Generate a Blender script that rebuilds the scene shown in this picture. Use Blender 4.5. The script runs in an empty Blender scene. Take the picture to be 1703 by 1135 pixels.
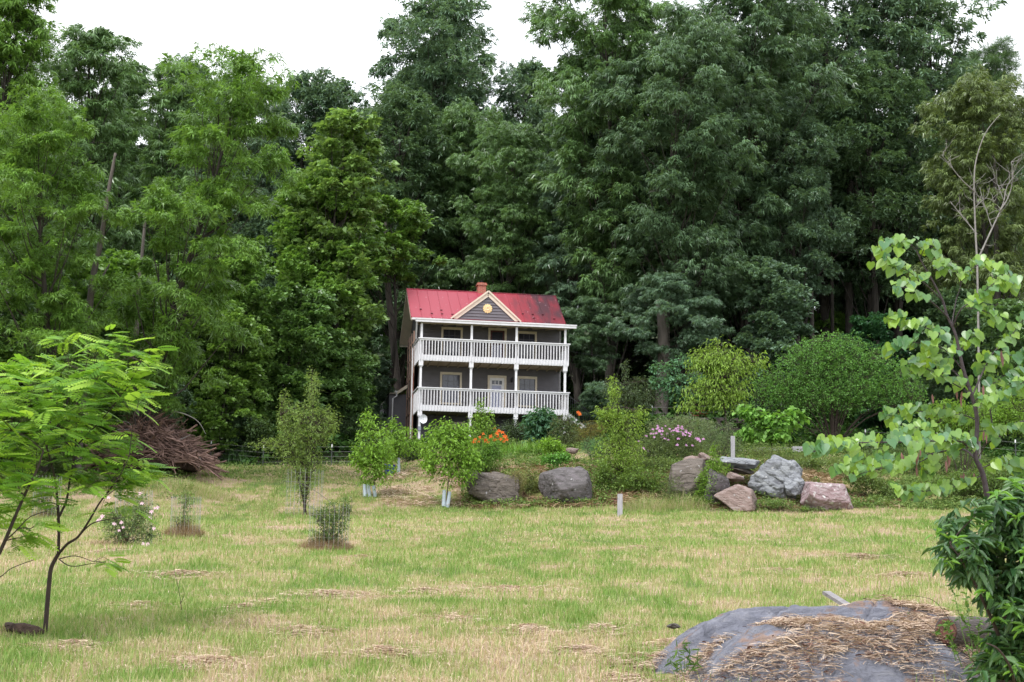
import bpy, math, random
import numpy as np
from mathutils import Vector
R_ = math.radians
sc = bpy.context.scene
COL = sc.collection
# ------------------------------------------------------------------ camera maths
EYE = np.array([0.0, 0.0, 1.6])
FPX, CX, CY = 2600.0, 851.5, 567.5
TH = math.atan((1010 - CY) / FPX)
ROLL = 0.0145
_R0 = np.array([1.0, 0, 0]); _U0 = np.array([0, -math.sin(TH), math.cos(TH)]); FW = np.array([0, math.cos(TH), math.sin(TH)])
RT = math.cos(ROLL) * _R0 + math.sin(ROLL) * _U0
UP = -math.sin(ROLL) * _R0 + math.cos(ROLL) * _U0

def ray(px, py):
    return FW + RT * ((px - CX) / FPX) + UP * ((CY - py) / FPX)

def at(px, py, d):                       # the point of that line of sight that lies d metres ahead
    r = ray(px, py)
    return EYE + r * (d / r[1])

def proj(p):
    q = np.asarray(p) - EYE
    w = q @ FW
    return CX + FPX * (q @ RT) / w, CY - FPX * (q @ UP) / w

cam_d = bpy.data.cameras.new("camera")
cam = bpy.data.objects.new("camera", cam_d); COL.objects.link(cam); sc.camera = cam
cam_d.sensor_width = 36.0; cam_d.lens = 36.0 * FPX / 1703.0
cam_d.clip_start = 0.3; cam_d.clip_end = 6000
from mathutils import Matrix
_m = Matrix(((RT[0], UP[0], -FW[0], EYE[0]), (RT[1], UP[1], -FW[1], EYE[1]), (RT[2], UP[2], -FW[2], EYE[2]), (0, 0, 0, 1)))
cam.matrix_world = _m
cam_d.dof.use_dof = True; cam_d.dof.focus_distance = 60.0; cam_d.dof.aperture_fstop = 16.0

# ------------------------------------------------------------------ noise
def vnoise(x, y, seed=0):
    rg = np.random.default_rng(seed); T = rg.random((256, 256))
    xi = np.floor(x).astype(int); yi = np.floor(y).astype(int)
    fx = x - xi; fy = y - yi
    fx = fx * fx * (3 - 2 * fx); fy = fy * fy * (3 - 2 * fy)
    g = lambda a, b: T[a % 256, b % 256]
    return (g(xi, yi) * (1 - fx) + g(xi + 1, yi) * fx) * (1 - fy) + (g(xi, yi + 1) * (1 - fx) + g(xi + 1, yi + 1) * fx) * fy

def fbm(x, y, seed=0, o=4):
    s = 0; a = .5; t = 0
    for i in range(o):
        s = s + a * vnoise(x * 2 ** i + 17.3 * i, y * 2 ** i - 9.1 * i, seed + i); t += a; a *= .5
    return s / t

def n3(p, f, seed=0, o=3):               # cheap 3-D noise from three planes, -1..1
    a = fbm(p[:, 0] * f + 50, p[:, 1] * f + 50, seed, o) + fbm(p[:, 1] * f + 90, p[:, 2] * f + 50, seed + 7, o) + fbm(p[:, 2] * f + 50, p[:, 0] * f + 150, seed + 13, o)
    return (a / 1.5 - 1) * 1.6

# ------------------------------------------------------------------ terrain
PROF = {
 -500: [(55, 850), (62, 800), (75, 755), (90, 715), (110, 665), (140, 615), (170, 590), (300, 560)],
  100: [(48, 868), (55, 832), (60, 792), (64, 778), (75, 752), (90, 715), (110, 665), (140, 615), (170, 590), (300, 560)],
  250: [(48, 872), (55, 838), (60, 792), (64, 772), (70, 762), (80, 745), (90, 722), (110, 675), (140, 620), (170, 590), (300, 560)],
  400: [(50, 868), (56, 845), (62, 805), (68, 780), (70, 776), (74, 768), (80, 752), (90, 733), (110, 690), (150, 620), (300, 560)],
  600: [(52, 866), (57, 850), (62, 815), (68, 784), (70, 778), (74, 766), (80, 747), (90, 730), (110, 690), (150, 625), (300, 560)],
  760: [(54, 862), (58, 852), (62, 812), (66, 776), (71, 754), (78, 735), (85, 724), (95, 705), (115, 672), (150, 620), (200, 560), (300, 525)],
  900: [(55, 860), (58, 851), (59.5, 835), (62, 785), (65, 765), (71, 748), (77, 730), (85, 715), (95, 697), (115, 672), (150, 620), (200, 560), (300, 525)],
 1100: [(55, 860), (58, 852), (60, 825), (62, 785), (65, 766), (70, 750), (76, 738), (79.5, 722), (81, 700), (95, 684), (115, 660), (150, 612), (200, 555), (300, 525)],
 1300: [(55, 859), (58, 852), (60, 825), (62, 790), (65, 768), (70, 752), (76, 740), (79.5, 728), (81, 708), (95, 690), (115, 662), (150, 612), (200, 555), (300, 525)],
 1450: [(55, 859), (58, 851), (61, 830), (65, 795), (70, 765), (78, 745), (88, 722), (110, 680), (150, 615), (200, 555), (300, 525)],
 1750: [(50, 868), (57, 848), (64, 808), (74, 768), (88, 730), (110, 680), (150, 615), (200, 555), (300, 525)],
 2300: [(50, 868), (57, 848), (64, 808), (74, 768), (88, 730), (110, 680), (150, 615), (200, 555), (300, 525)],
}
BASE = [(-400.0, -20.0), (-100, -8.0), (0, 0.0), (12, 12 * .0865), (20, 20 * .0865), (30, 30 * .0865), (40, 40 * .0865)]
_cols = []
for px in sorted(PROF):
    pts = list(BASE)
    for d, py in PROF[px]:
        pts.append((d, at(px, py, d)[2]))
    zl = pts[-1][1]
    pts += [(500, zl + 12), (900, zl + 25), (3000, zl + 40)]
    ys = np.array([p[0] for p in pts]); zs = np.array([p[1] for p in pts])
    r = ray(px, 800); _cols.append((r[0] / r[1], ys, zs))
_S = np.array([c[0] for c in _cols])

def terr_raw(X, Y):
    s = X / np.maximum(Y, 12.0)
    Z = np.stack([np.interp(Y, c[1], c[2]) for c in _cols])
    k = np.clip(np.searchsorted(_S, s) - 1, 0, len(_S) - 2)
    t = np.clip((s - _S[k]) / (_S[k + 1] - _S[k]), 0, 1)
    t = t * t * (3 - 2 * t)
    i = np.arange(len(X))
    return Z[k, i] * (1 - t) + Z[k + 1, i] * t

def terr(X, Y):
    X = np.atleast_1d(np.asarray(X, float)); Y = np.atleast_1d(np.asarray(Y, float))
    z = 0
    for w, dx, dy in ((.4, 0, 0), (.15, 0, .9), (.15, 0, -.9), (.15, .9, 0), (.15, -.9, 0)):
        z = z + w * terr_raw(X + dx, Y + dy)
    z = z + (fbm(X * .35, Y * .35, 5) - .5) * .30 * np.clip((Y - 8) / 20, 0.15, 1) + (fbm(X * 1.6, Y * 1.6, 9, 3) - .5) * .09
    return z

def T(x, y):
    return float(terr(x, y)[0])

def gp(px, d, up=0.0):                   # ground point under image column px at distance d
    z = 5.0
    X = 0
    for _ in range(4):
        py = proj((X, d, z))[1]
        X = at(px, py, d)[0]; z = T(X, d)
    return np.array([X, d, z + up])

# ------------------------------------------------------------------ node materials
def mat(name):
    m = bpy.data.materials.new(name); m.use_nodes = True
    nt = m.node_tree
    for n in list(nt.nodes): nt.nodes.remove(n)
    return m, nt, nt.nodes, nt.links

def N(nodes, t, **kw):
    n = nodes.new(t)
    for k, v in kw.items(): setattr(n, k, v)
    return n

def out(nodes, links, sh):
    o = nodes.new("ShaderNodeOutputMaterial"); links.new(sh, o.inputs["Surface"])

def setp(b, **kw):
    for k, v in kw.items():
        k = k.replace("_", " ")
        if k in b.inputs: b.inputs[k].default_value = v

def plain(name, col, rough=.6, var=.12, scale=6, bump=0.0, metal=0.0, spec=.4, bscale=None, col2=None, stretch=(1, 1, 1), thr=None):
    m, nt, nd, lk = mat(name)
    tc = N(nd, "ShaderNodeTexCoord"); mp = N(nd, "ShaderNodeMapping"); mp.inputs["Scale"].default_value = stretch
    lk.new(tc.outputs["Object"], mp.inputs[0])
    nz = N(nd, "ShaderNodeTexNoise"); nz.inputs["Scale"].default_value = scale; nz.inputs["Detail"].default_value = 6
    lk.new(mp.outputs[0], nz.inputs["Vector"])
    rp = N(nd, "ShaderNodeValToRGB")
    a = [c * (1 - var) for c in col]; b = [min(1, c * (1 + var)) for c in col] if col2 is None else col2
    lo, hi = (.3, .7) if thr is None else thr
    rp.color_ramp.elements[0].position = lo; rp.color_ramp.elements[1].position = hi
    rp.color_ramp.elements[0].color = (*a, 1); rp.color_ramp.elements[1].color = (*b, 1)
    lk.new(nz.outputs[0], rp.inputs[0])
    p = N(nd, "ShaderNodeBsdfPrincipled"); setp(p, Roughness=rough, Metallic=metal); p.inputs["Specular IOR Level"].default_value = spec
    lk.new(rp.outputs[0], p.inputs["Base Color"])
    if bump:
        n2 = N(nd, "ShaderNodeTexNoise"); n2.inputs["Scale"].default_value = bscale or scale * 4; n2.inputs["Detail"].default_value = 5
        lk.new(mp.outputs[0], n2.inputs["Vector"])
        bp = N(nd, "ShaderNodeBump"); bp.inputs["Strength"].default_value = bump; bp.inputs["Distance"].default_value = .03
        lk.new(n2.outputs[0], bp.inputs["Height"]); lk.new(bp.outputs[0], p.inputs["Normal"])
    out(nd, lk, p.outputs[0])
    return m

def leafmat(name, ca=None, cb=None, trans=.35, rough=.5, spec=.35, back=(1.25, 1.2, .6)):
    """leaf surface: colour between ca and cb by the leaf's own random number; ca None = the object's colour"""
    m, nt, nd, lk = mat(name)
    at_ = N(nd, "ShaderNodeAttribute", attribute_name="rnd")
    if ca is None:
        oi = N(nd, "ShaderNodeObjectInfo")
        mr = N(nd, "ShaderNodeMapRange"); mr.inputs["To Min"].default_value = .62; mr.inputs["To Max"].default_value = 1.45
        lk.new(at_.outputs["Fac"], mr.inputs[0])
        mul = N(nd, "ShaderNodeVectorMath", operation="SCALE"); lk.new(oi.outputs["Color"], mul.inputs[0]); lk.new(mr.outputs[0], mul.inputs["Scale"])
        colo = mul.outputs[0]
    else:
        rp = N(nd, "ShaderNodeValToRGB"); rp.color_ramp.elements[0].color = (*ca, 1); rp.color_ramp.elements[1].color = (*cb, 1)
        lk.new(at_.outputs["Fac"], rp.inputs[0]); colo = rp.outputs[0]
    p = N(nd, "ShaderNodeBsdfPrincipled"); setp(p, Roughness=rough); p.inputs["Specular IOR Level"].default_value = spec
    lk.new(colo, p.inputs["Base Color"])
    t = N(nd, "ShaderNodeBsdfTranslucent")
    vm = N(nd, "ShaderNodeVectorMath", operation="MULTIPLY"); vm.inputs[1].default_value = back
    lk.new(colo, vm.inputs[0]); lk.new(vm.outputs[0], t.inputs["Color"])
    mx = N(nd, "ShaderNodeMixShader"); mx.inputs[0].default_value = trans
    lk.new(p.outputs[0], mx.inputs[1]); lk.new(t.outputs[0], mx.inputs[2])
    out(nd, lk, mx.outputs[0])
    return m

# ------------------------------------------------------------------ objects
def tag(o, label=None, cat=None, group=None, kind=None):
    if label: o["label"] = label
    if cat: o["category"] = cat
    if group: o["group"] = group
    if kind: o["kind"] = kind
    return o

def thing(name, label, cat, loc=(0, 0, 0), rz=0, group=None):
    o = bpy.data.objects.new(name, None); COL.objects.link(o)
    o.location = [float(v) for v in loc]; o.rotation_euler = (0, 0, rz); o.empty_display_size = .2
    return tag(o, label, cat, group)

def mesh_np(name, V, F, material=None, parent=None, rnd=None, smooth=False, attrs=None, off=None):
    """V (n,3); F (m,k) faces of one size"""
    V = np.asarray(V, dtype=np.float32)
    if off is not None: V = V - np.asarray(off, dtype=np.float32)
    F = np.asarray(F, dtype=np.int32)
    me = bpy.data.meshes.new(name)
    k = F.shape[1]
    me.vertices.add(len(V)); me.vertices.foreach_set("co", V.ravel())
    me.loops.add(F.size); me.loops.foreach_set("vertex_index", F.ravel())
    me.polygons.add(len(F)); me.polygons.foreach_set("loop_start", np.arange(0, F.size, k, dtype=np.int32))
    if smooth: me.polygons.foreach_set("use_smooth", np.ones(len(F), dtype=bool))
    me.update(calc_edges=True)
    A = dict(attrs or {})
    if rnd is not None: A["rnd"] = rnd
    for nm, v in A.items():
        a = me.attributes.new(nm, "FLOAT", "POINT"); a.data.foreach_set("value", np.asarray(v, dtype=np.float32))
    if material: me.materials.append(material)
    o = bpy.data.objects.new(name, me); COL.objects.link(o)
    if parent: o.parent = parent
    return o

class MB:
    def __init__(s): s.v = []; s.f = []
    def add(s, vs, fs):
        n = len(s.v); s.v += [tuple(float(c) for c in v) for v in vs]; s.f += [tuple(i + n for i in f) for f in fs]
    def box(s, x0, x1, y0, y1, z0, z1):
        s.add([(x0, y0, z0), (x1, y0, z0), (x1, y1, z0), (x0, y1, z0), (x0, y0, z1), (x1, y0, z1), (x1, y1, z1), (x0, y1, z1)],
              [(0, 3, 2, 1), (4, 5, 6, 7), (0, 1, 5, 4), (1, 2, 6, 5), (2, 3, 7, 6), (3, 0, 4, 7)])
    def slab(s, quad, t):                # quad of four points given thickness t against its normal
        q = [np.array(p, float) for p in quad]; n = np.cross(q[1] - q[0], q[-1] - q[0]); n /= np.linalg.norm(n)
        k = len(q); lo = [p - n * t for p in q]
        s.add(q + lo, [tuple(range(k)), tuple(range(2 * k - 1, k - 1, -1))] + [(i, k + i, k + (i + 1) % k, (i + 1) % k) for i in range(k)])
    def bar(s, a, b, w, h=None, upv=(0, 0, 1)):   # a rectangular bar from a to b
        a = np.array(a, float); b = np.array(b, float); h = h or w; d = b - a; L = np.linalg.norm(d); d /= L
        u = np.array(upv, float)
        if abs(d @ u) > .95: u = np.array([0, 1., 0])
        sd = np.cross(d, u); sd /= np.linalg.norm(sd); u = np.cross(sd, d)
        c = [(-.5, -.5), (.5, -.5), (.5, .5), (-.5, .5)]
        vs = [a + sd * w * i + u * h * j for i, j in c] + [b + sd * w * i + u * h * j for i, j in c]
        s.add(vs, [(0, 3, 2, 1), (4, 5, 6, 7), (0, 1, 5, 4), (1, 2, 6, 5), (2, 3, 7, 6), (3, 0, 4, 7)])
    def tube(s, pts, rad, k=6, cap=True):
        pts = [np.array(p, float) for p in pts]; n = len(pts)
        rad = rad if hasattr(rad, "__len__") else [rad] * n
        prev = None; rings = []
        for i, p in enumerate(pts):
            d = pts[min(i + 1, n - 1)] - pts[max(i - 1, 0)]; d /= (np.linalg.norm(d) + 1e-9)
            if prev is None:
                prev = np.cross(d, (0.3, 0.9, 0.1)); 
            u = prev - d * (prev @ d); u /= (np.linalg.norm(u) + 1e-9); prev = u; w = np.cross(d, u)
            rings.append([p + (u * math.cos(2 * math.pi * j / k) + w * math.sin(2 * math.pi * j / k)) * rad[i] for j in range(k)])
        fs = []
        for i in range(n - 1):
            for j in range(k):
                fs.append((i * k + j, i * k + (j + 1) % k, (i + 1) * k + (j + 1) % k, (i + 1) * k + j))
        if cap: fs += [tuple(range(k - 1, -1, -1)), tuple(range((n - 1) * k, n * k))]
        s.add([v for r in rings for v in r], fs)
    def build(s, name, material, parent=None, off=None, smooth=False):
        me = bpy.data.meshes.new(name)
        v = s.v if off is None else [(a - off[0], b - off[1], c - off[2]) for a, b, c in s.v]
        me.from_pydata(v, [], s.f); me.update()
        if smooth:
            me.polygons.foreach_set("use_smooth", np.ones(len(me.polygons), dtype=bool))
        if material: me.materials.append(material)
        o = bpy.data.objects.new(name, me); COL.objects.link(o)
        if parent: o.parent = parent
        return o

# ------------------------------------------------------------------ leaf templates: x along the leaf, y across, z its normal
def t_rhomb(w=.34):
    return np.array([(0, 0, 0), (.45, w / 2, .03), (1, 0, -.08), (.45, -w / 2, .03)]), np.array([(0, 1, 2, 3)])
def t_lance(w=.28, fold=.06, droop=.15):
    V = np.array([(0, 0, 0), (.3, w * .5, fold), (.68, w * .38, fold - droop * .4), (1, 0, -droop), (.3, -w * .5, fold), (.68, -w * .38, fold - droop * .4)])
    return V, np.array([(0, 3, 2, 1), (0, 4, 5, 3)])
def t_heart():
    h = [(0, 0, 0), (-.13, .17, .05), (-.08, .38, .08), (.18, .52, .07), (.5, .42, .03), (.78, .2, -.03), (1, 0, -.16)]
    V = np.array(h + [(x, -y, z) for x, y, z in h[1:6]])
    return V, np.array([(0, 6, 5, 4, 3, 2, 1), (0, 7, 8, 9, 10, 11, 6)])
def t_pinnate(n=8, lw=.10, ll=.24):
    V = []; F = []
    def leaflet(b, d, L, w):
        k = len(V); d = np.array(d, float); d /= np.linalg.norm(d); s = np.array([-d[1], d[0], 0])
        for a, c in ((0, 0), (.3, .5), (.75, .45), (1, 0), (.75, -.45), (.3, -.5)):
            V.append(tuple(np.array(b) + d * L * a + s * w * c + np.array([0, 0, -.18 * L * a * a])))
        F.append(tuple(range(k, k + 6)))
    for i in range(n):
        t = .12 + .8 * i / (n - 1); z = -.22 * t * t; sc_ = .75 + .5 * math.sin(t * 3)
        for sgn in (1, -1): leaflet((t, 0, z), (.35, sgn, 0), ll * sc_, lw * sc_)
    leaflet((.94, 0, -.2), (1, 0, 0), ll, lw)
    return np.array(V), np.array(F)
def t_spray(rg, n=7, w=.3, spread=1.15, droop=.35, k=3):
    """a bunch of leaves radiating from a twig's tip"""
    V = []; F = []
    for i in range(n):
        a = -spread + 2 * spread * (i + .5) / n + rg.normal(0, .16); L = 1 - .35 * abs(a) / spread + rg.normal(0, .1)
        el = rg.normal(0, .28) + .18
        d = np.array([math.cos(a) * math.cos(el), math.sin(a) * math.cos(el), math.sin(el)])
        s = np.array([-math.sin(a), math.cos(a), rg.normal(0, .45)]); s /= np.linalg.norm(s)
        b = np.array([rg.uniform(-.35, .15), rg.normal(0, .1), rg.normal(0, .08)])
        k0 = len(V)
        V += [b, b + d * L * .42 + s * w * L * .5, b + d * L + np.array([0, 0, -droop * L * rg.uniform(.5, 1.2)]), b + d * L * .42 - s * w * L * .5]
        F.append((k0, k0 + 1, k0 + 2, k0 + 3))
    return np.array(V), np.array(F)

def unit(a):
    return a / (np.linalg.norm(a, axis=-1, keepdims=True) + 1e-9)

def inst(tpl, P, X, Nn, S):
    """copies of a template at frames: positions P, along X, normal about Nn, size S"""
    V, F = tpl
    X = unit(X); Y = unit(np.cross(Nn, X)); Z = np.cross(X, Y)
    M = np.stack([X, Y, Z], axis=1)
    VV = P[:, None, :] + np.einsum("vk,nkc->nvc", V, M) * np.asarray(S).reshape(-1, 1, 1)
    FF = F[None] + (np.arange(len(P)) * len(V))[:, None, None]
    return VV.reshape(-1, 3), FF.reshape(-1, F.shape[1]), len(V)

def leaves_obj(name, material, parent, P, X, Nn, S, tpls, rg, off=None, rndv=None):
    Vs = []; Fs = []; Rs = []; base = 0
    idx = rg.integers(0, len(tpls), len(P)); rv = rg.random(len(P)) if rndv is None else rndv
    for i, tp in enumerate(tpls):
        m = idx == i
        if not m.any(): continue
        V, F, k = inst(tp, P[m], X[m], Nn[m], np.asarray(S)[m])
        Vs.append(V); Fs.append(F + base); base += len(V); Rs.append(np.repeat(rv[m], k))
    return mesh_np(name, np.concatenate(Vs), np.concatenate(Fs), material, parent, rnd=np.concatenate(Rs), off=off)

def rdir(rg, n, zlo=-1.0):
    z = rg.uniform(zlo, 1, n); a = rg.uniform(0, 2 * math.pi, n); r = np.sqrt(1 - z * z)
    return np.stack([r * np.cos(a), r * np.sin(a), z], 1)

UPV = np.array([0, 0, 1.0])
# ------------------------------------------------------------------ shared materials
M_LEAF = leafmat("tree_foliage", trans=.34, rough=.36, spec=.6)
M_LEAFN = leafmat("plant_foliage", trans=.38, rough=.5, spec=.3)
M_BARK = plain("bark", (.045, .038, .032), .9, .4, 3, bump=.8, stretch=(3, 3, .6), bscale=14)
M_BARKP = plain("pale_bark", (.15, .135, .12), .85, .3, 4, bump=.5, stretch=(3, 3, .6))
M_TWIG = plain("dark_twig", (.05, .034, .028), .8, .3, 6, bump=.3)

# ------------------------------------------------------------------ woodland trees
def crown_geo(seed, H, Rr, cb=.25, nl=60, lr=1.7, puffs=8, sprays=20, leaf=.55, lean=0.0, top=1.1, flat=.7, wood=True, trunk_r=None, clear=0.0, low=.6, conical=0.0, sq=4.2):
    """returns (trunk MB, P, X, N) of a tree of height H and crown radius Rr"""
    rg = np.random.default_rng(seed)
    tb = MB()
    tr = trunk_r or H * .0125
    k = 9
    def tp(t): return np.array([lean * H * t ** 1.3 + .25 * math.sin(t * 5 + seed), .3 * math.sin(t * 4 + seed * 2), H * t * .9])
    tb.tube([tp(i / k) - np.array([0, 0, .5 if i == 0 else 0]) for i in range(k + 1)], [tr * (1.35 if i == 0 else 1) * (1 - i / k * .86) for i in range(k + 1)], 8)
    P = []; X = []; NN = []
    ga = rg.uniform(0, 6.28)
    for i in range(nl):
        t = (i + rg.random()) / nl
        t = t ** .85
        env = max(.10, 1 - abs(2 * (t ** top) - 1.0) ** sq) ** .55 * rg.uniform(.72, 1.15)
        if conical: env = (1 - conical * t) * (.35 + .65 * env)
        if t < .25: env *= low + (1 - low) * t / .25
        a = ga + i * 2.399 + rg.normal(0, .35)
        rr = Rr * env * rg.uniform(.25, 1.0) ** .6
        zc = H * (cb + (1 - cb) * t * .96)
        tt = min(1, zc / (H * .9))
        ax = tp(tt)
        c = np.array([ax[0] + rr * math.cos(a), ax[1] + rr * math.sin(a), zc])
        R1 = lr * rg.uniform(.6, 1.3)
        st = tp(max(.05, tt - rg.uniform(.12, .28)))
        if wood:
            mid = st * .5 + c * .5 + np.array([0, 0, -.4])
            r0 = tr * .34 * (1 - tt * .5)
            tb.tube([st, mid, c], [r0, r0 * .6, r0 * .25], 5, False)
        pd = rdir(rg, puffs, -.35)
        for j in range(puffs):
            pc = c + pd[j] * R1 * np.array([1, 1, flat]) * rg.uniform(.5, 1.0)
            pr = R1 * rg.uniform(.28, .5)
            if wood and j % 2 == 0: tb.tube([c, pc], [r0 * .22, r0 * .1], 3, False)
            n = int(sprays * rg.uniform(.6, 1.4))
            if rg.random() < clear: continue
            dd = rdir(rg, n, -.55)
            P.append(pc + dd * np.array([1, 1, flat]) * pr * rg.uniform(.4, 1.05, (n, 1)))
            outw = unit(pc - np.array([ax[0], ax[1], zc - 1.0])) * .8
            x = unit(dd * np.array([1, 1, .25]) + outw * np.array([1, 1, .2]) + rg.normal(0, .35, (n, 3)) + np.array([0, 0, -.15]))
            X.append(x)
            NN.append(unit(UPV * 1.0 + dd * .55 + rg.normal(0, .38, (n, 3))))
    return tb, np.concatenate(P), np.concatenate(X), np.concatenate(NN)

_rgT = np.random.default_rng(3)
SPR_OAK = [t_spray(_rgT, 7, .30, 1.25, .45) for _ in range(3)]
SPR_ASH = [t_spray(_rgT, 8, .20, 1.5, .7) for _ in range(3)]
SPR_MAP = [t_spray(_rgT, 5, .62, 1.4, .35) for _ in range(3)]
SPR_FEA = [t_spray(_rgT, 9, .17, 1.6, .55) for _ in range(3)]
SPR_PIN = [t_spray(_rgT, 9, .07, 1.5, .1) for _ in range(3)]
SPR_BLOB = [t_spray(_rgT, 5, .55, 1.5, .3) for _ in range(3)]
VARS = {
 # kind: nominal height, crown settings, spray set, size of a spray
 "oak":    (22, dict(seed=11, cb=.14, puffs=10, sprays=20, flat=.78), SPR_OAK, .27),
 "mhigh": (12, dict(seed=26, cb=.66, puffs=9, sprays=20, flat=.6, clear=.1), SPR_MAP, .19),
 "under": (9, dict(seed=25, cb=.42, puffs=9, sprays=20, flat=.5), SPR_ASH, .22),
 "oakhigh": (22, dict(seed=24, cb=.36, puffs=10, sprays=20, flat=.75, clear=.1), SPR_OAK, .27),
 "oak2":   (20, dict(seed=12, cb=.18, puffs=10, sprays=20, flat=.78), SPR_OAK, .26),
 "ash":    (22, dict(seed=13, cb=.21, puffs=10, sprays=20, flat=.72), SPR_ASH, .31),
 "ash2":   (20, dict(seed=14, cb=.20, puffs=9, sprays=20, flat=.72), SPR_ASH, .30),
 "tall":   (22, dict(seed=15, cb=.25, puffs=9, sprays=18, flat=.7), SPR_OAK, .26),
 "tall2":  (22, dict(seed=16, cb=.35, puffs=8, sprays=18, clear=.15, flat=.7), SPR_MAP, .21),
 "maple":  (12, dict(seed=17, cb=.10, puffs=9, sprays=20, flat=.66, clear=.12), SPR_MAP, .19),
 "maple2": (8, dict(seed=18, cb=.03, puffs=8, sprays=20, flat=.6), SPR_MAP, .17),
 "feather": (13, dict(seed=19, cb=.14, puffs=8, sprays=20, flat=.62, lean=.06, clear=.15), SPR_FEA, .26),
 "sparse": (20, dict(seed=20, cb=.35, puffs=7, sprays=15, clear=.35, flat=.7), SPR_OAK, .26),
 "pine":   (20, dict(seed=21, cb=.35, puffs=7, sprays=20, flat=.5, conical=.4), SPR_PIN, .36),
 "bush":   (4, dict(seed=22, cb=.02, puffs=7, sprays=18, flat=.7, low=.9, trunk_r=.05), SPR_BLOB, .14),
 "bush2":  (3, dict(seed=23, cb=.02, puffs=7, sprays=18, flat=.6, low=.95, trunk_r=.05), SPR_FEA, .2),
}
BINS = [.10, .14, .19, .25, .32, .42, .56, .75, 1.0]
_cache = {}
def variant(v, asp):
    q = min(BINS, key=lambda b: abs(math.log(b / asp)))
    if (v, q) not in _cache:
        H, kw, tp, sz = VARS[v]; kw = dict(kw); kw["seed"] = kw["seed"] * 10 + BINS.index(q)
        Rr = H * q; L = H * (1 - kw["cb"])
        lr = min(.40 * Rr, .13 * H) * (1.0 if H > 15 else 1.05)
        nl = int(np.clip(2.1 * L * Rr / lr ** 2, 16, 84))
        area = 2.2 * L * 2 * Rr                      # leafy surface to be covered
        need = area / (sz * sz * .21) / (nl * kw["puffs"])
        kw["sprays"] = int(np.clip(need, 10, 52) * kw["sprays"] / 20)
        tb, P, X, NN = crown_geo(H=H, Rr=Rr - lr * .6, nl=nl, lr=lr, **kw)
        rg = np.random.default_rng(kw["seed"])
        low = P[:, 2] > H * .015
        P, X, NN = P[low], X[low], NN[low]
        c = leaves_obj("crown", M_LEAF, None, P, X, NN, sz * rg.uniform(.7, 1.3, len(P)), tp, rg)
        t = tb.build("trunk", M_BARK, smooth=True)
        COL.objects.unlink(c); COL.objects.unlink(t)
        _cache[(v, q)] = (c, t, H, Rr)
    return _cache[(v, q)]

def tree(v, px, d, top, wpx, col, label, rot=None, name="tree", cat="tree", group=None, base=None, bark=None, lean=0.0):
    b = gp(px, d)
    if base is not None: b = b + np.array([0, 0, base])
    ztop = at(px, top, d)[2]
    h = ztop - b[2]
    c0, t0, H, Rr = variant(v, (wpx / FPX * d / 2) / h)
    s = h / H; w = (s * ((wpx / FPX * d / 2) / Rr)) ** .5
    o = thing(name, label, cat, b, 0, group)
    o.rotation_euler = (0, R_(lean), random.Random(int(px * 7 + d)).uniform(0, 6.28) if rot is None else rot)
    if lean: o.rotation_euler = (0, R_(lean), 0)
    o.scale = (w, w, s)
    c = c0.copy(); COL.objects.link(c); c.parent = o; c.color = (*col, 1)
    t = t0.copy(); COL.objects.link(t); t.parent = o
    if bark:
        t.data = t.data.copy(); t.data.materials[0] = bark
    return o

# ------------------------------------------------------------------ trees and shrubs built limb by limb to the picture
def smooth_poly(pts, n=4):
    pts = [np.array(p, float) for p in pts]
    if len(pts) < 3: return [pts[0] * (1 - t) + pts[1] * t for t in np.linspace(0, 1, n + 1)]
    res = []
    for i in range(len(pts) - 1):
        p0 = pts[max(i - 1, 0)]; p1 = pts[i]; p2 = pts[i + 1]; p3 = pts[min(i + 2, len(pts) - 1)]
        for t in np.arange(n) / n:
            res.append(.5 * ((2 * p1) + (-p0 + p2) * t + (2 * p0 - 5 * p1 + 4 * p2 - p3) * t * t + (-p0 + 3 * p1 - 3 * p2 + p3) * t ** 3))
    res.append(pts[-1]); return res

def skeleton(mb, limbs, k=7):
    """limbs: lists of (point, radius); returns sample points with radii"""
    S = []
    for L in limbs:
        P = smooth_poly([p for p, r in L]); r = np.interp(np.linspace(0, 1, len(P)), np.linspace(0, 1, len(L)), [r for p, r in L])
        mb.tube(P, list(r), k)
        for i in range(0, len(P)): S.append((P[i], r[i]))
    return S

def grow(mb, S, A, rg, r_hub=.008, r_twig=.003, hubs=8, rise=.12):
    """twigs from the skeleton samples S out to the attractors A, by way of hubs; returns the tip directions"""
    A = np.asarray(A); n = len(A); Sp = np.array([p for p, r in S]); D = np.zeros((n, 3))
    if n == 0: return D
    nh = max(1, n // hubs)
    C = A[rg.choice(n, nh, replace=False)].copy()
    for _ in range(4):
        q = np.argmin(((A[:, None] - C[None]) ** 2).sum(2), 1)
        for j in range(nh):
            if (q == j).any(): C[j] = A[q == j].mean(0)
    for j in range(nh):
        m = np.where(q == j)[0]
        if not len(m): continue
        low = Sp + np.array([0, 0, .0])
        w = ((low - C[j]) ** 2).sum(1) + np.maximum(0, low[:, 2] - C[j][2]) * 1.5
        s = Sp[np.argmin(w)]; h = s * .3 + C[j] * .7
        L = np.linalg.norm(h - s)
        P = smooth_poly([s, (s + h) / 2 + UPV * L * rise * .6 + rg.normal(0, .04 * L, 3), h])
        mb.tube(P, list(np.linspace(r_hub, r_twig * 1.3, len(P))), 4, False)
        for i in m:
            L = np.linalg.norm(A[i] - h)
            mid = (h + A[i]) / 2 + UPV * L * rise + rg.normal(0, .05 * L, 3)
            mb.tube([h, mid, A[i]], [r_twig, r_twig * .8, r_twig * .5], 3, False)
            D[i] = A[i] - mid
    return unit(D)

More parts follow.
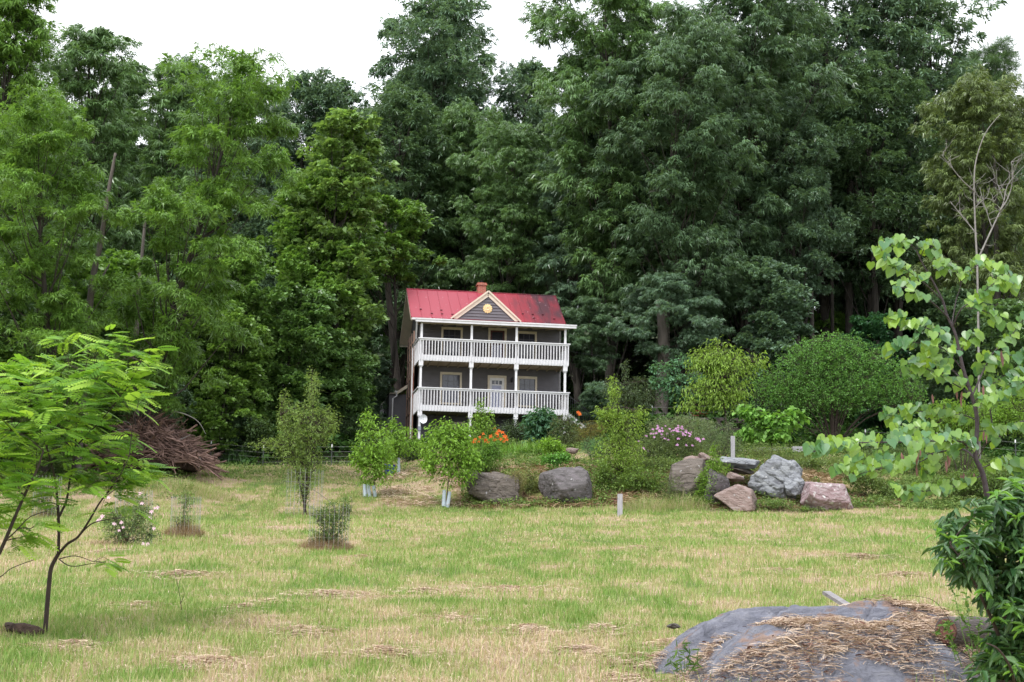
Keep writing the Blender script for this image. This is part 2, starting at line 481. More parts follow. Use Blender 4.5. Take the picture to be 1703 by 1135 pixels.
def ell_pts(ells, d, n, rg, depth=None, shell=.5):
    """n points spread through ellipsoids given in the picture as (cx, cy, rx, ry) at distance d"""
    ar = np.array([e[2] * e[3] for e in ells], float); k = rg.choice(len(ells), n, p=ar / ar.sum())
    dd = unit(rg.normal(0, 1, (n, 3))) * (rg.random((n, 1)) ** shell)
    P = np.zeros((n, 3))
    dd = dd * (.72 + .7 * fbm(dd[:, 0] * 1.6 + 20, dd[:, 2] * 1.6 + dd[:, 1] + 20, int(ells[0][0]), 3))[:, None]
    sprig = rg.random(n) < .10; dd[sprig] *= rg.uniform(1.0, 1.28, (int(sprig.sum()), 1))
    for i in range(n):
        e = ells[k[i]]; dep = (depth or (e[2] + e[3]) / 2 / FPX * d)
        dy = e[4] if len(e) > 4 else 0
        P[i] = at(e[0] + dd[i, 0] * e[2], e[1] - dd[i, 2] * e[3], d + dy + dd[i, 1] * dep)
    return P

M_CUR = {}
def shrub(name, label, cat, px, d, ells, n, leaf, tpl, col, group=None, stems=1, per=3, r0=None, hang=.3, spreadn=.35, bark=None, foot=None, rnds=None, lmat=None, seed=None, stem_r=None, hubs=8, parts=("stem", "foliage"), rise=.12):
    rg = np.random.default_rng(seed if seed is not None else int(px * 13 + d * 7) % 99991)
    b = gp(px, d) if foot is None else np.asarray(foot, float)
    o = thing(name, label, cat, b, 0, group)
    mb = MB(); S = []
    hs = [(e[0], e[1], e[2]) for e in ells]
    sr = stem_r or .02
    tops = sorted(hs, key=lambda e: e[1])
    if stems == 1:
        mx = sum(e[0] * e[2] for e in hs) / sum(e[2] for e in hs)
        t1 = at(mx * .5 + px * .5, tops[-1][1], d); t2 = at(mx * .7 + tops[0][0] * .3, tops[0][1], d)
        S += skeleton(mb, [[(b - UPV * .1, sr), ((b + t1) / 2 + rg.normal(0, .03, 3), sr * .85), (t1, sr * .6), (t2, sr * .25)]], 6)
    else:
        for i in range(stems):
            e = hs[i % len(hs)]
            t = at(e[0] + rg.uniform(-.7, .7) * e[2], e[1] + rg.uniform(-.3, .6) * e[2] * .6, d + rg.normal(0, .35))
            mid = (b * .6 + t * .4) + UPV * .12 * np.linalg.norm(t - b) + rg.normal(0, .04, 3)
            S += skeleton(mb, [[(b - UPV * .05 + rg.normal(0, .05, 3) * [1, 1, 0], sr), (mid, sr * .7), (t, sr * .2)]], 5)
    A = ell_pts(ells, d, n, rg)
    D = grow(mb, S, A, rg, sr * .45, max(sr * .14, .002), hubs, rise)
    st = mb.build(parts[0], bark or M_TWIG, o, off=b, smooth=True)
    P = np.repeat(A, per, 0) + rg.normal(0, leaf * .55, (n * per, 3))
    X = unit(np.repeat(D, per, 0) * .7 + rg.normal(0, .75, (n * per, 3)) * [1, 1, .6] + np.array([0, 0, -hang]))
    NN = unit(UPV + rg.normal(0, spreadn, (n * per, 3)))
    f = leaves_obj(parts[1], lmat or M_LEAFN, o, P, X, NN, leaf * rg.uniform(.65, 1.25, n * per), tpl, rg, off=b)
    f.color = (*col, 1)
    return o
LANCE = [t_lance(.32), t_lance(.26, .1, .3)]
LANCEW = [t_lance(.5, .08, .2), t_lance(.42, .05, .1)]
LANCEN = [t_lance(.14, .03, .35), t_lance(.1, .02, .15)]
HEART = [t_heart()]
# ------------------------------------------------------------------ world, sun, render settings
w = bpy.data.worlds.new("World"); sc.world = w; w.use_nodes = True
nt = w.node_tree
for n in list(nt.nodes): nt.nodes.remove(n)
sky = nt.nodes.new("ShaderNodeTexSky"); sky.sky_type = "NISHITA"; sky.sun_disc = False
SUN_EL, SUN_AZ = R_(58), R_(215)
sky.sun_elevation = SUN_EL; sky.sun_rotation = SUN_AZ; sky.dust_density = 4; sky.air_density = 1.5
bg1 = nt.nodes.new("ShaderNodeBackground"); bg1.inputs[1].default_value = .05
nt.links.new(sky.outputs[0], bg1.inputs[0])
# high even cloud: a slightly mottled white sheet
tc = nt.nodes.new("ShaderNodeTexCoord"); nz = nt.nodes.new("ShaderNodeTexNoise"); nz.inputs["Scale"].default_value = 2.2; nz.inputs["Detail"].default_value = 4
rp = nt.nodes.new("ShaderNodeValToRGB"); rp.color_ramp.elements[0].position = .3; rp.color_ramp.elements[1].position = .7
rp.color_ramp.elements[0].color = (.88, .92, 1.0, 1); rp.color_ramp.elements[1].color = (.97, .985, 1, 1)
nt.links.new(tc.outputs["Generated"], nz.inputs["Vector"]); nt.links.new(nz.outputs[0], rp.inputs[0])
bg2 = nt.nodes.new("ShaderNodeBackground"); bg2.inputs[1].default_value = 1.0; nt.links.new(rp.outputs[0], bg2.inputs[0])
ad = nt.nodes.new("ShaderNodeMixShader"); ad.inputs[0].default_value = .85
nt.links.new(bg1.outputs[0], ad.inputs[1]); nt.links.new(bg2.outputs[0], ad.inputs[2])
wo = nt.nodes.new("ShaderNodeOutputWorld"); nt.links.new(ad.outputs[0], wo.inputs[0])
sl = bpy.data.lights.new("sun", "SUN"); sl.energy = 1.5; sl.angle = R_(12); sl.color = (1, .985, .96)
so = bpy.data.objects.new("sun", sl); COL.objects.link(so)
dirv = Vector((math.sin(SUN_AZ) * math.cos(SUN_EL), math.cos(SUN_AZ) * math.cos(SUN_EL), math.sin(SUN_EL)))
so.rotation_euler = dirv.to_track_quat("Z", "Y").to_euler(); so.location = (0, 0, 60)
sc.view_settings.view_transform = "Standard"; sc.view_settings.look = "None"; sc.view_settings.exposure = 1.08; sc.view_settings.gamma = 1
sc.cycles.use_denoising = True
try: sc.cycles.denoiser = "OPENIMAGEDENOISE"
except Exception: pass
sc.cycles.max_bounces = 6; sc.cycles.diffuse_bounces = 4; sc.cycles.glossy_bounces = 2; sc.cycles.transmission_bounces = 3; sc.cycles.transparent_max_bounces = 4
sc.cycles.sample_clamp_indirect = 4
sc.cycles.use_adaptive_sampling = True; sc.cycles.adaptive_threshold = .015
# ------------------------------------------------------------------ the house, measured on its own axes u (right), v (back), w (up)
HA = R_(9.8)
HO = at(696.0, 683.0, 78.0)
HU = np.array([math.cos(HA), math.sin(HA), 0]); HV = np.array([-math.sin(HA), math.cos(HA), 0])
def hit(px, py, v):                      # (u, w) of the point seen at px, py on the plane v
    r = ray(px, py); t = (v - (EYE - HO) @ HV) / (r @ HV); p = EYE + r * t - HO
    return float(p @ HU), float(p[2])
def hitu(px, py, u):
    r = ray(px, py); t = (u - (EYE - HO) @ HU) / (r @ HU); p = EYE + r * t - HO
    return float(p @ HV), float(p[2])

M_WHITE = plain("white_paint", (.74, .73, .76), .55, .06, 5)
M_CREAM = plain("cream_trim", (.66, .58, .47), .6, .08, 5)
M_SIDE = plain("grey_siding", (.130, .123, .138), .7, .10, 3, bump=.15)
M_SOFF = plain("tan_boards", (.36, .30, .22), .8, .22, 3, bump=.3, stretch=(.6, 8, 1))
M_GLASSD = plain("window_glass", (.028, .03, .045), .12, .2, 2, spec=.7)
M_CURT = plain("curtained_glass", (.10, .105, .15), .3, .3, 5, spec=.6)
M_BRICK = None
M_BROWN = plain("weathered_brown_frame", (.30, .19, .15), .75, .2, 6)
M_SCREEN = plain("insect_screen", (.045, .05, .048), .8, .2, 8)
M_IRON = plain("black_iron", (.02, .02, .024), .5, .2, 5)
M_GUT = plain("painted_gutter", (.70, .68, .70), .45, .08, 4)
M_SHADE = plain("dark_under_porch", (.05, .045, .045), .9, .3, 4)
M_STONE = plain("grey_block_wall", (.22, .21, .21), .85, .25, 6, bump=.5)

def roof_mat():
    m, nt, nd, lk = mat("red_metal_roof")
    tc = N(nd, "ShaderNodeTexCoord"); sx = N(nd, "ShaderNodeSeparateXYZ"); lk.new(tc.outputs["Object"], sx.inputs[0])
    nz = N(nd, "ShaderNodeTexNoise"); nz.inputs["Scale"].default_value = 1.5; nz.inputs["Detail"].default_value = 6
    mp = N(nd, "ShaderNodeMapping"); mp.inputs["Scale"].default_value = (2.0, .5, .5); lk.new(tc.outputs["Object"], mp.inputs[0]); lk.new(mp.outputs[0], nz.inputs["Vector"])
    # mildew and scuffs have spread from the right hand gable
    g = N(nd, "ShaderNodeMapRange"); g.inputs["From Min"].default_value = 3.2; g.inputs["From Max"].default_value = 6.8; g.inputs["To Min"].default_value = -.42; g.inputs["To Max"].default_value = .38
    lk.new(sx.outputs[0], g.inputs[0])
    a = N(nd, "ShaderNodeMath", operation="ADD"); lk.new(nz.outputs[0], a.inputs[0]); lk.new(g.outputs[0], a.inputs[1])
    rp = N(nd, "ShaderNodeValToRGB"); rp.color_ramp.elements[0].position = .25; rp.color_ramp.elements[1].position = .95
    rp.color_ramp.elements[0].color = (.32, .040, .064, 1); rp.color_ramp.elements[1].color = (.075, .028, .038, 1)
    e = rp.color_ramp.elements.new(.55); e.color = (.27, .026, .042, 1)
    lk.new(a.outputs[0], rp.inputs[0])
    p = N(nd, "ShaderNodeBsdfPrincipled"); setp(p, Roughness=.42); lk.new(rp.outputs[0], p.inputs["Base Color"])
    # pale lichen specks
    vz = N(nd, "ShaderNodeTexNoise"); vz.inputs["Scale"].default_value = 9; lk.new(tc.outputs["Object"], vz.inputs["Vector"])
    m2 = N(nd, "ShaderNodeMapRange"); m2.inputs["From Min"].default_value = .70; m2.inputs["From Max"].default_value = .76; lk.new(vz.outputs[0], m2.inputs[0])
    mx = N(nd, "ShaderNodeMix", data_type="RGBA"); lk.new(m2.outputs[0], mx.inputs[0]); lk.new(rp.outputs[0], mx.inputs[6]); mx.inputs[7].default_value = (.45, .35, .38, 1)
    lk.new(mx.outputs[2], p.inputs["Base Color"])
    out(nd, lk, p.outputs[0]); return m
M_ROOF = roof_mat()
def brick_mat():
    m, nt, nd, lk = mat("red_brick")
    tc = N(nd, "ShaderNodeTexCoord"); b = N(nd, "ShaderNodeTexBrick"); mp = N(nd, "ShaderNodeMapping"); mp.inputs["Rotation"].default_value = (R_(90), 0, 0)
    lk.new(tc.outputs["Object"], mp.inputs[0]); lk.new(mp.outputs[0], b.inputs[0])
    b.inputs["Scale"].default_value = 1; b.inputs["Brick Width"].default_value = .21; b.inputs["Row Height"].default_value = .07; b.inputs["Mortar Size"].default_value = .008
    b.inputs["Color1"].default_value = (.42, .11, .07, 1); b.inputs["Color2"].default_value = (.30, .075, .05, 1); b.inputs["Mortar"].default_value = (.38, .25, .2, 1)
    p = N(nd, "ShaderNodeBsdfPrincipled"); setp(p, Roughness=.85); lk.new(b.outputs[0], p.inputs["Base Color"]); out(nd, lk, p.outputs[0]); return m
M_BRICK = brick_mat()

house = thing("house", "grey two-storey house with red metal roof and two white railed porches", "house", HO, HA)
def hp(mb, name, m, parent=None): return mb.build(name, m, parent or house)
U3 = hit(944.0, 694, 0)[0]               # right end of the porch
postu = [hit(x, y, .07)[0] for x, y in ((699.5, 625), (783.2, 625), (858.3, 626), (939.6, 628))]
WF2 = hit(699.3, 599.5, 0)[1]            # underside of the upper porch fascia
WG0 = hit(692, 535.0, -.15)[1]; WG1 = hit(692, 529.4, -.15)[1]
PD = 2.25                                # porch depth
ug0 = hit(691.4, 530, -.15)[0]; ug1 = hit(958.5, 544, -.15)[0]
# --- main roof
ve = 1.95
ur0, we = hit(683.6, 527.5, ve); ur1 = hit(941.3, 539.5, ve)[0]
vr = ve + 2.75; vb = ve + 5.7
wr = hit(673.3, 480.5, vr)[1]; wb = hit(662.3, 571, vb)[1]
print("house", U3, WF2, WG0, WG1, "eave", ur0, ur1, we, "ridge", wr, "back", wb)
DECK = .28
wu0, wu1 = ur0 + .32, ur1 - .32          # walls
uw1 = hit(930.5, 640, PD)[0]
# --- walls
mb = MB()
mb.box(.25, uw1, PD, PD + 4.9, -2.6, we - .05)
for side in (0, 1):                       # gable triangles
    x0, x1 = (.25, .34) if side == 0 else (uw1 - .09, uw1)
    f = [(x0, PD, we - .05), (x0, PD + 4.9, wb + .15), (x0, vr, wr - .12)]
    g = [(x1, a, b) for _, a, b in f]
    mb.add(f + g, [(0, 1, 2), (5, 4, 3), (0, 3, 4, 1), (1, 4, 5, 2), (2, 5, 3, 0)])
hp(mb, "wall", M_SIDE)
mb = MB()                                # lapped boards, front and left side
wz = -2.0
while wz < we - .1:
    mb.bar((.25, PD - .013, wz), (uw1, PD - .013, wz), .026, .012)
    mb.add([(.25, PD - .027, wz), (uw1, PD - .027, wz), (uw1, PD - .004, wz + .155), (.25, PD - .004, wz + .155)], [(0, 1, 2, 3)])
    mb.add([(.228, PD, wz), (.228, PD + 4.9, wz), (.246, PD + 4.9, wz + .155), (.246, PD, wz + .155)], [(0, 3, 2, 1)])
    wz += .16
hp(mb, "siding", M_SIDE)
mb = MB()
M_GT = plain("grey_trim", (.20, .19, .20), .6, .1)
for x in (.25, uw1): mb = MB(); mb.box(x - .06, x + .05, PD - .04, PD + .06, -2.0, we - .12); hp(mb, "corner_board", M_GT)
# --- porches
def deck(w0, name):
    mb = MB(); mb.box(-.02, U3, .04, PD - .03, w0 + .10, w0 + DECK); d = hp(mb, "porch_floor", M_SOFF)
    mb = MB()
    for i in range(15): mb.box(.1 + i * (U3 - .3) / 14, .16 + i * (U3 - .3) / 14, .06, PD - .06, w0 + .02, w0 + .098)
    hp(mb, "joist", M_SOFF, d)
    mb = MB(); mb.box(-.05, U3 + .03, -.02, .035, w0, w0 + DECK + .02)
    mb.box(-.05, .0, .037, PD - .03, w0, w0 + DECK + .02); mb.box(U3 - .02, U3 + .03, .037, PD - .03, w0, w0 + DECK + .02)
    hp(mb, "fascia", M_WHITE, d)
def railing(w0, wt, w0r, wtr):
    """front run from u=0 to U3, bottom w0, top wt"""
    mb = MB()
    mb.box(-.10, U3 + .10, -.12, .02, wt - .045, wt)
    mb.box(-.05, U3 + .05, -.075, -.035, wt - .13, wt - .047)
    n = int(round(U3 / .153))
    for i in range(n + 1):
        u = .0 + i * U3 / n
        mb.box(u - .021, u + .021, -.075, -.035, w0 + .03, wt - .132)
    hp(mb, "railing", M_WHITE)
    for uu, s in ((-.06, -1), (U3 + .02, 1)):   # returns along both ends
        mb = MB(); mb.box(uu - .04, uu + .06, .03, PD - .05, wt - .045, wt); mb.box(uu, uu + .035, .03, PD - .05, wt - .13, wt - .047)
        v = .1
        while v < PD - .1:
            mb.box(uu - .004, uu + .036, v - .02, v + .02, w0 + .03, wt - .132); v += .15
        hp(mb, "railing", M_WHITE)
wt1 = hit(698, 643.7, -.06)[1]; wt2 = hit(700, 561.5, -.06)[1]
deck(0, "lower"); deck(WF2, "upper")
railing(0, wt1, 0, 0); railing(WF2, wt2, 0, 0)
for i, u in enumerate(postu):
    for (a, b, capt) in ((-2.6, 0, True), (DECK, WF2, True), (WF2 + DECK, WG0 - .02, False)):
        mb = MB(); mb.box(u - .055, u + .055, .0 + .04, .15, a, b)
        if capt: mb.box(u - .11, u + .11, -.018, .20, b - .26, b - .002); mb.box(u - .085, u + .085, .01, .175, b - .31, b - .262)
        if a > -2: mb.box(u - .075, u + .075, .025, .17, a, a + .12)
        hp(mb, "post", M_WHITE)
# porch roof, its tan ceiling, gutter
mb = MB()
mb.slab([(ug0 + .03, -.05, WG1 + .0), (ug1 - .03, -.05, WG1 + .0), (ug1 - .35, ve + .1, we - .12), (ug0 + .35, ve + .1, we - .12)], .05)
hp(mb, "porch_roof", M_ROOF)
mb = MB()
zc = WG0 + .02
mb.slab([(ug0 + .12, .02, zc + .04), (ug1 - .12, .02, zc + .04), (uw1 + .15, PD - .03, zc + .36), (.12, PD - .03, zc + .36)], .04)
mb.slab([(ug0 + .08, -.03, zc + .06), (.1, -.0, zc + .06), (.12, PD + .1, zc + .36), (ug0 + .4, PD + .1, zc + .36)], .05)
hp(mb, "porch_ceiling", M_SOFF)
mb = MB()
for i in range(12):                       # rafters under the ceiling
    u = .1 + i * (U3 - .2) / 11
    mb.bar((u, .16, zc - .03), (u, PD - .06, zc + .27), .05, .07)
mb.bar((0, .10, zc - .01), (U3, .10, zc - .01), .09, .08)
hp(mb, "rafter", M_SOFF)
mb = MB()
mb.box(ug0, ug1, -.20, -.06, WG0, WG1); mb.box(ug0 - .02, ug1 + .02, -.225, -.202, WG1 - .05, WG1 + .01)
hp(mb, "gutter", M_GUT)
# --- main roof
mb = MB()
mb.slab([(ur0, ve, we), (ur1, ve, we), (ur1, vr, wr), (ur0, vr, wr)], .05)
mb.slab([(ur1, vb, wb), (ur0, vb, wb), (ur0, vr + .001, wr - .003), (ur1, vr + .001, wr - .003)], .05)
dv = np.array([0, vr - ve, wr - we]); nrm = unit(np.array([0, -dv[2], dv[1]]))
nS = 15
for i in range(nS + 1):
    u = ur0 + .03 + i * (ur1 - ur0 - .06) / nS
    a = np.array([u, ve, we]) + nrm * .015; mb.bar(a, a + dv, .022, .035, upv=nrm)
mb.bar((ur0, vr, wr + .012), (ur1, vr, wr + .012), .09, .03)
roof = hp(mb, "roof", M_ROOF)
M_GUARD = plain("dark_iron_guard", (.10, .02, .03), .6)
for i in range(1, nS):
    for t, o_ in ((.26, 0), (.13, .02)):
        if (i + int(t * 20)) % 2 == 0 or i % 3 == 0:
            p = np.array([ur0 + .03 + i * (ur1 - ur0 - .06) / nS, ve, we]) + dv * t + nrm * .05
            mb = MB(); mb.bar(p - [.06, 0, 0], p + [.06, 0, 0], .03, .05, upv=nrm); hp(mb, "snow_guard", M_GUARD, roof)
mb = MB()                                # cream bargeboards and eave boards
for x in (ur0 + .012, ur1 - .012):
    s = -1 if x < 1 else 1
    mb.bar((x, ve + .01, we - .12), (x, vr, wr - .12), .03, .13); mb.bar((x, vr, wr - .12), (x, vb - .01, wb - .12), .03, .13); mb.slab([(ur0 + .02, vb + .01, wb - .12), (ur0 + .02, vb - .02, wb - .12), (ur1 - .02, vb - .02, wb - .12), (ur1 - .02, vb + .01, wb - .12)], .09) if x < 1 else None
    mb.slab([(x - s * .02, ve + .05, we - .10), (x - s * .64, ve + .05, we - .10), (x - s * .64, vr, wr - .10), (x - s * .02, vr, wr - .10)][:: s], .015)
    mb.slab([(x - s * .02, vr, wr - .10), (x - s * .64, vr, wr - .10), (x - s * .64, vb - .05, wb - .10), (x - s * .02, vb - .05, wb - .10)][:: s], .015)
mb.box(ur0 + .03, ur1 - .03, ve - .015, ve + .02, we - .16, we - .055)
hp(mb, "bargeboard", M_CREAM)
# --- cross gable over the porch
au, aw = hit(812.6, 483.5, ve - .35); fl = hit(749.6, 530.5, ve - .35)[0]; fr, fw_ = hit(866.5, 535, ve - .35)
fw_ = we - .02
vg = ve - .35; vgb = vr - .25
mb = MB()
for s, f in ((-1, fl), (1, fr)):
    q = [(f, vg, fw_), (au, vg, aw), (au, vgb, aw), (f, vgb, fw_)]
    if s < 0: q = q
    else: q = [q[1], q[0], q[3], q[2]]
    mb.slab(q, .045)
hp(mb, "gable_roof", M_ROOF)
mb = MB()
for f in (fl, fr):
    mb.bar((f, vg - .012, fw_ - .03), (au, vg - .012, aw - .03), .02, .085, upv=(0, 0, 1))
k = .80
for f in (fl, fr):
    f2 = au + (f - au) * .90; z2 = fw_ + .0
    mb.bar((f2, vg + .04, fw_ - .02), (au, vg + .04, aw - .19), .02, .19)
hp(mb, "gable_trim", M_CREAM)
mb = MB()
a2 = aw - .12
tri = [(fl + .2, vg + .10, fw_ - .0), (fr - .2, vg + .10, fw_ - .0), (au, vg + .10, a2)]
mb.add(tri + [(x, y + .1, z) for x, y, z in tri], [(0, 1, 2), (5, 4, 3), (0, 3, 4, 1), (1, 4, 5, 2), (2, 5, 3, 0)])
z = fw_
while z < a2 - .12:
    t = (z - fw_) / (a2 - fw_); x0 = fl + .2 + (au - fl - .2) * t; x1 = fr - .2 + (au - fr + .2) * t
    mb.add([(x0, vg + .064, z), (x1, vg + .064, z), (x1 - .12, vg + .096, z + .15), (x0 + .12, vg + .096, z + .15)], [(0, 1, 2, 3)])
    z += .16
hp(mb, "gable_wall", M_SIDE)
mb = MB()                                # little skirt of metal and flashing below the gable
mb.slab([(fl + .1, vg - .02, we - .05), (fr - .1, vg - .02, we - .05), (fr - .1, ve + .06, we + .0), (fl + .1, ve + .06, we + .0)], .02)
hp(mb, "gable_skirt", M_ROOF)
for a, b in ((ur0 + .05, fl + .55), (fr - .5, ur1 - .06)):
    mb = MB(); mb.box(a, b, ve - .09, ve - .02, we - .13, we - .03); hp(mb, "flashing", M_GUT)
# sun plaque
su, sw = hit(811, 513.5, vg + .05)
mb = MB(); pts = []; n = 48; Rm = .235
for i in range(n):
    a = 2 * math.pi * i / n; r = Rm * (1 + .09 * math.cos(12 * a)); pts.append((su + r * math.cos(a), sw + r * math.sin(a)))
fr_ = [(x, vg + .045, z_) for x, z_ in pts]; bk = [(x, vg + .085, z_) for x, z_ in pts]
mb.add(fr_ + bk, [tuple(range(n)), tuple(range(2 * n - 1, n - 1, -1))] + [(i, n + i, n + (i + 1) % n, (i + 1) % n) for i in range(n)])
pl = hp(mb, "plaque", plain("ochre_plaque", (.80, .62, .30), .7, .15, 30))
mb = MB()
for i in range(12):
    a = 2 * math.pi * i / 12; mb.tube([(su + .13 * math.cos(a), vg + .035, sw + .13 * math.sin(a)), (su + .20 * math.cos(a), vg + .035, sw + .20 * math.sin(a))], [.018, .006], 5)
mb.tube([(su + .085 * math.cos(a), vg + .03, sw + .085 * math.sin(a)) for a in np.linspace(0, 6.283, 17)], .02, 5)
for dx, dz in ((-.03, .02), (.03, .02), (0, -.03)): mb.box(su + dx - .012, su + dx + .012, vg + .02, vg + .044, sw + dz - .008, sw + dz + .008)
hp(mb, "sun_relief", plain("pale_plaque", (.85, .74, .52), .7, .1, 30), pl)
# --- chimney
cu0, cw1 = hit(792.3, 471.5, vr + .15); cu1 = hit(809.0, 472, vr + .15)[0]
mb = MB(); mb.box(cu0 + .05, cu1 - .05, vr - .1, vr + .36, wr - .4, cw1 - .14); mb.box(cu0, cu1, vr - .15, vr + .41, cw1 - .14, cw1 - .07); mb.box(cu0 + .03, cu1 - .03, vr - .12, vr + .38, cw1 - .07, cw1)
ch = hp(mb, "chimney", M_BRICK)
mb = MB(); cc = (cu0 + cu1) / 2; mb.tube([(cc, vr + .13, cw1 - .02), (cc, vr + .13, cw1 + .10)], .07, 10)
mb.tube([(cc, vr + .13, cw1 + .13), (cc, vr + .13, cw1 + .17)], [.12, .02], 10); mb.bar((cc - .08, vr + .13, cw1), (cc - .08, vr + .13, cw1 + .14), .015); mb.bar((cc + .08, vr + .13, cw1), (cc + .08, vr + .13, cw1 + .14), .015)
hp(mb, "flue_cap", M_IRON, ch)
# --- windows and doors
def window(x0, y0, x1, y1, w=None, curt=False, label=None, grid=(3, 1)):
    u0, wt = hit(x0, y0, PD); u1, _ = hit(x1, y0, PD); wb_ = hit(x0, y1, PD)[1] if w is None else w
    mb = MB(); tk = .10
    mb.box(u0, u0 + tk, PD - .075, PD + .01, wb_, wt); mb.box(u1 - tk, u1, PD - .075, PD + .01, wb_, wt)
    mb.box(u0 + tk, u1 - tk, PD - .075, PD + .01, wt - .13, wt); mb.box(u0 - .03, u1 + .03, PD - .10, PD + .01, wb_ - .05, wb_ + .03)
    fr = hp(mb, "window", M_CREAM)
    if label: fr["label"] = label
    mb = MB(); mid = (wt + wb_) / 2
    mb.box(u0 + tk, u1 - tk, PD - .048, PD - .008, mid - .025, mid + .025); mb.box(u0 + tk, u0 + tk + .035, PD - .05, PD - .01, wb_ + .03, wt - .13); mb.box(u1 - tk - .035, u1 - tk, PD - .05, PD - .01, wb_ + .03, wt - .13)
    for i in range(1, grid[0]): 
        u = u0 + tk + (u1 - u0 - 2 * tk) * i / grid[0]; mb.box(u - .008, u + .008, PD - .042, PD - .03, mid + .025, wt - .13)
    mb.box(u0 + tk, u1 - tk, PD - .041, PD - .031, (mid + wt) / 2 - .06, (mid + wt) / 2 - .045)
    hp(mb, "sash", plain("dark_sash", (.10, .095, .11), .6, .1), fr)
    mb = MB(); mb.box(u0 + tk, u1 - tk, PD - .03, PD - .012, wb_ + .03, wt - .13)
    hp(mb, "pane", M_GLASSD, fr)
    if curt:
        mb = MB(); mb.box(u0 + tk + .05, u1 - tk - .05, PD - .0335, PD - .0305, wb_ + .05, mid + .12); hp(mb, "blind", M_CURT, fr)
lw = DECK + .42
window(732, 619, 768, 0, lw, True); window(860.5, 626, 893, 0, lw, True)
uw = WF2 + DECK + .30
window(734, 544, 769.5, 0, uw); window(859, 551, 892.5, 0, uw)
def door(x0, y0, x1, w0, m, glassy, label):
    u0, wt = hit(x0, y0, PD); u1 = hit(x1, y0, PD)[0]; tk = .11
    mb = MB(); mb.box(u0, u0 + tk, PD - .08, PD + .01, w0, wt); mb.box(u1 - tk, u1, PD - .08, PD + .01, w0, wt); mb.box(u0 + tk, u1 - tk, PD - .08, PD + .01, wt - .13, wt)
    f = hp(mb, "door_frame", M_CREAM)
    mb = MB(); mb.box(u0 + tk, u1 - tk, PD - .05, PD - .008, w0, wt - .13)
    d = hp(mb, "door", m); d["label"] = label
    a, b, t = u0 + tk, u1 - tk, wt - .13; L = b - a
    mb = MB()
    if glassy:
        for i in range(3):
            x = a + L * (.14 + .25 * i); mb = MB(); mb.box(x, x + L * .20, PD - .058, PD - .052, t - .34, t - .14); hp(mb, "pane", M_GLASSD, d)
        for i in range(3):
            x = a + L * (.16 + .24 * i); mb = MB(); mb.box(x, x + L * .16, PD - .058, PD - .052, w0 + .10, w0 + .18); hp(mb, "pane", M_GLASSD, d)
        mb = MB(); mb.box(a + L * .14, a + L * .80, PD - .060, PD - .052, w0 + .20, t - .40); hp(mb, "door_blind", plain("pale_blind", (.42, .44, .60), .6, .08, 8), d)
        for z, q in ((.9, "handle"), (1.02, "lock")): mb = MB(); mb.tube([(b - .08, PD - .09, w0 + z), (b - .08, PD - .052, w0 + z)], .025, 8); hp(mb, q, M_IRON, d)
    else:
        mb.box(a + .1, b - .1, PD - .058, PD - .052, w0 + 1.15, t - .1); hp(mb, "door_glass", M_GLASSD, d)
        mb = MB(); mb.box(a + .08, b - .12, PD - .060, PD - .052, w0 + .1, w0 + 1.05); hp(mb, "door_panel", plain("pale_panel", (.40, .40, .52), .6, .08, 8), d)
        mb = MB(); mb.tube([(b - .06, PD - .09, w0 + 1.0), (b - .06, PD - .052, w0 + 1.0)], .025, 8); hp(mb, "handle", M_IRON, d)
door(811, 624.5, 842, DECK, M_WHITE, True, "white front door with a row of three small square panes")
door(812, 545.5, 842.5, WF2 + DECK, plain("dark_red_door", (.07, .018, .022), .5, .2), False, "dark red upper door with a pale lower panel")
# basement openings behind the shrubs
for x0, x1, y0 in ((755, 774, 702), (862, 876, 704)):
    u0, wt = hit(x0, y0, PD); u1 = hit(x1, y0, PD)[0]
    mb = MB(); mb.box(u0, u1, PD - .06, PD + .01, -1.35, wt); f = hp(mb, "basement_window", M_CREAM)
    mb = MB(); mb.box(u0 + .09, u1 - .09, PD - .075, PD - .062, -1.27, wt - .1); hp(mb, "pane", M_GLASSD, f)
# wall lamp right of the door
lu, lwz = hit(851, 633, PD); mb = MB(); mb.box(lu - .05, lu + .05, PD - .05, PD - .02, lwz - .1, lwz + .1); mb.tube([(lu, PD - .12, lwz - .12), (lu, PD - .12, lwz + .08), (lu, PD - .12, lwz + .15)], [.05, .07, .01], 8)
hp(mb, "wall_lamp", M_IRON)
# screened stair bay on the left side
x = -.06
mb = MB()
vs_ = [PD + .05, PD + .95, PD + 1.85, PD + 2.75]
wbt, wtp = -2.3, WG0 - .05
for v in vs_: mb.box(x - .05, x + .04, v - .045, v + .045, wbt, wtp)
for w_ in (-.9, .25, 1.15, 2.1, 3.1, 3.9): mb.box(x - .04, x + .03, vs_[0] + .046, vs_[-1] - .046, w_ - .045, w_ + .045)
hp(mb, "screen_frame", M_BROWN)
mb = MB(); mb.box(x - .012, x + .004, vs_[0], vs_[-1], wbt, wtp); mb.box(x + .005, .24, vs_[-1] - .03, vs_[-1], wbt, wtp)
hp(mb, "screen_panel", M_SCREEN)
# downspouts
mb = MB(); gx = ug0 + .06
mb.tube([(gx, -.1, WG0), (gx + .02, .1, WG0 - .25), (-.16, .5, WG0 - .75), (-.16, PD - .35, WG0 - 1.0), (-.16, PD - .35, -2.2)], .038, 6)
hp(mb, "downspout", M_GUT)
mb = MB(); mb.tube([(-.10, PD - .1, 2.2), (-.10, PD - .1, 1.2)], .05, 6); mb.box(-.14, -.05, PD - .2, PD - .12, .9, 1.1); hp(mb, "rust_pipe", plain("rust", (.30, .07, .04), .8, .3))
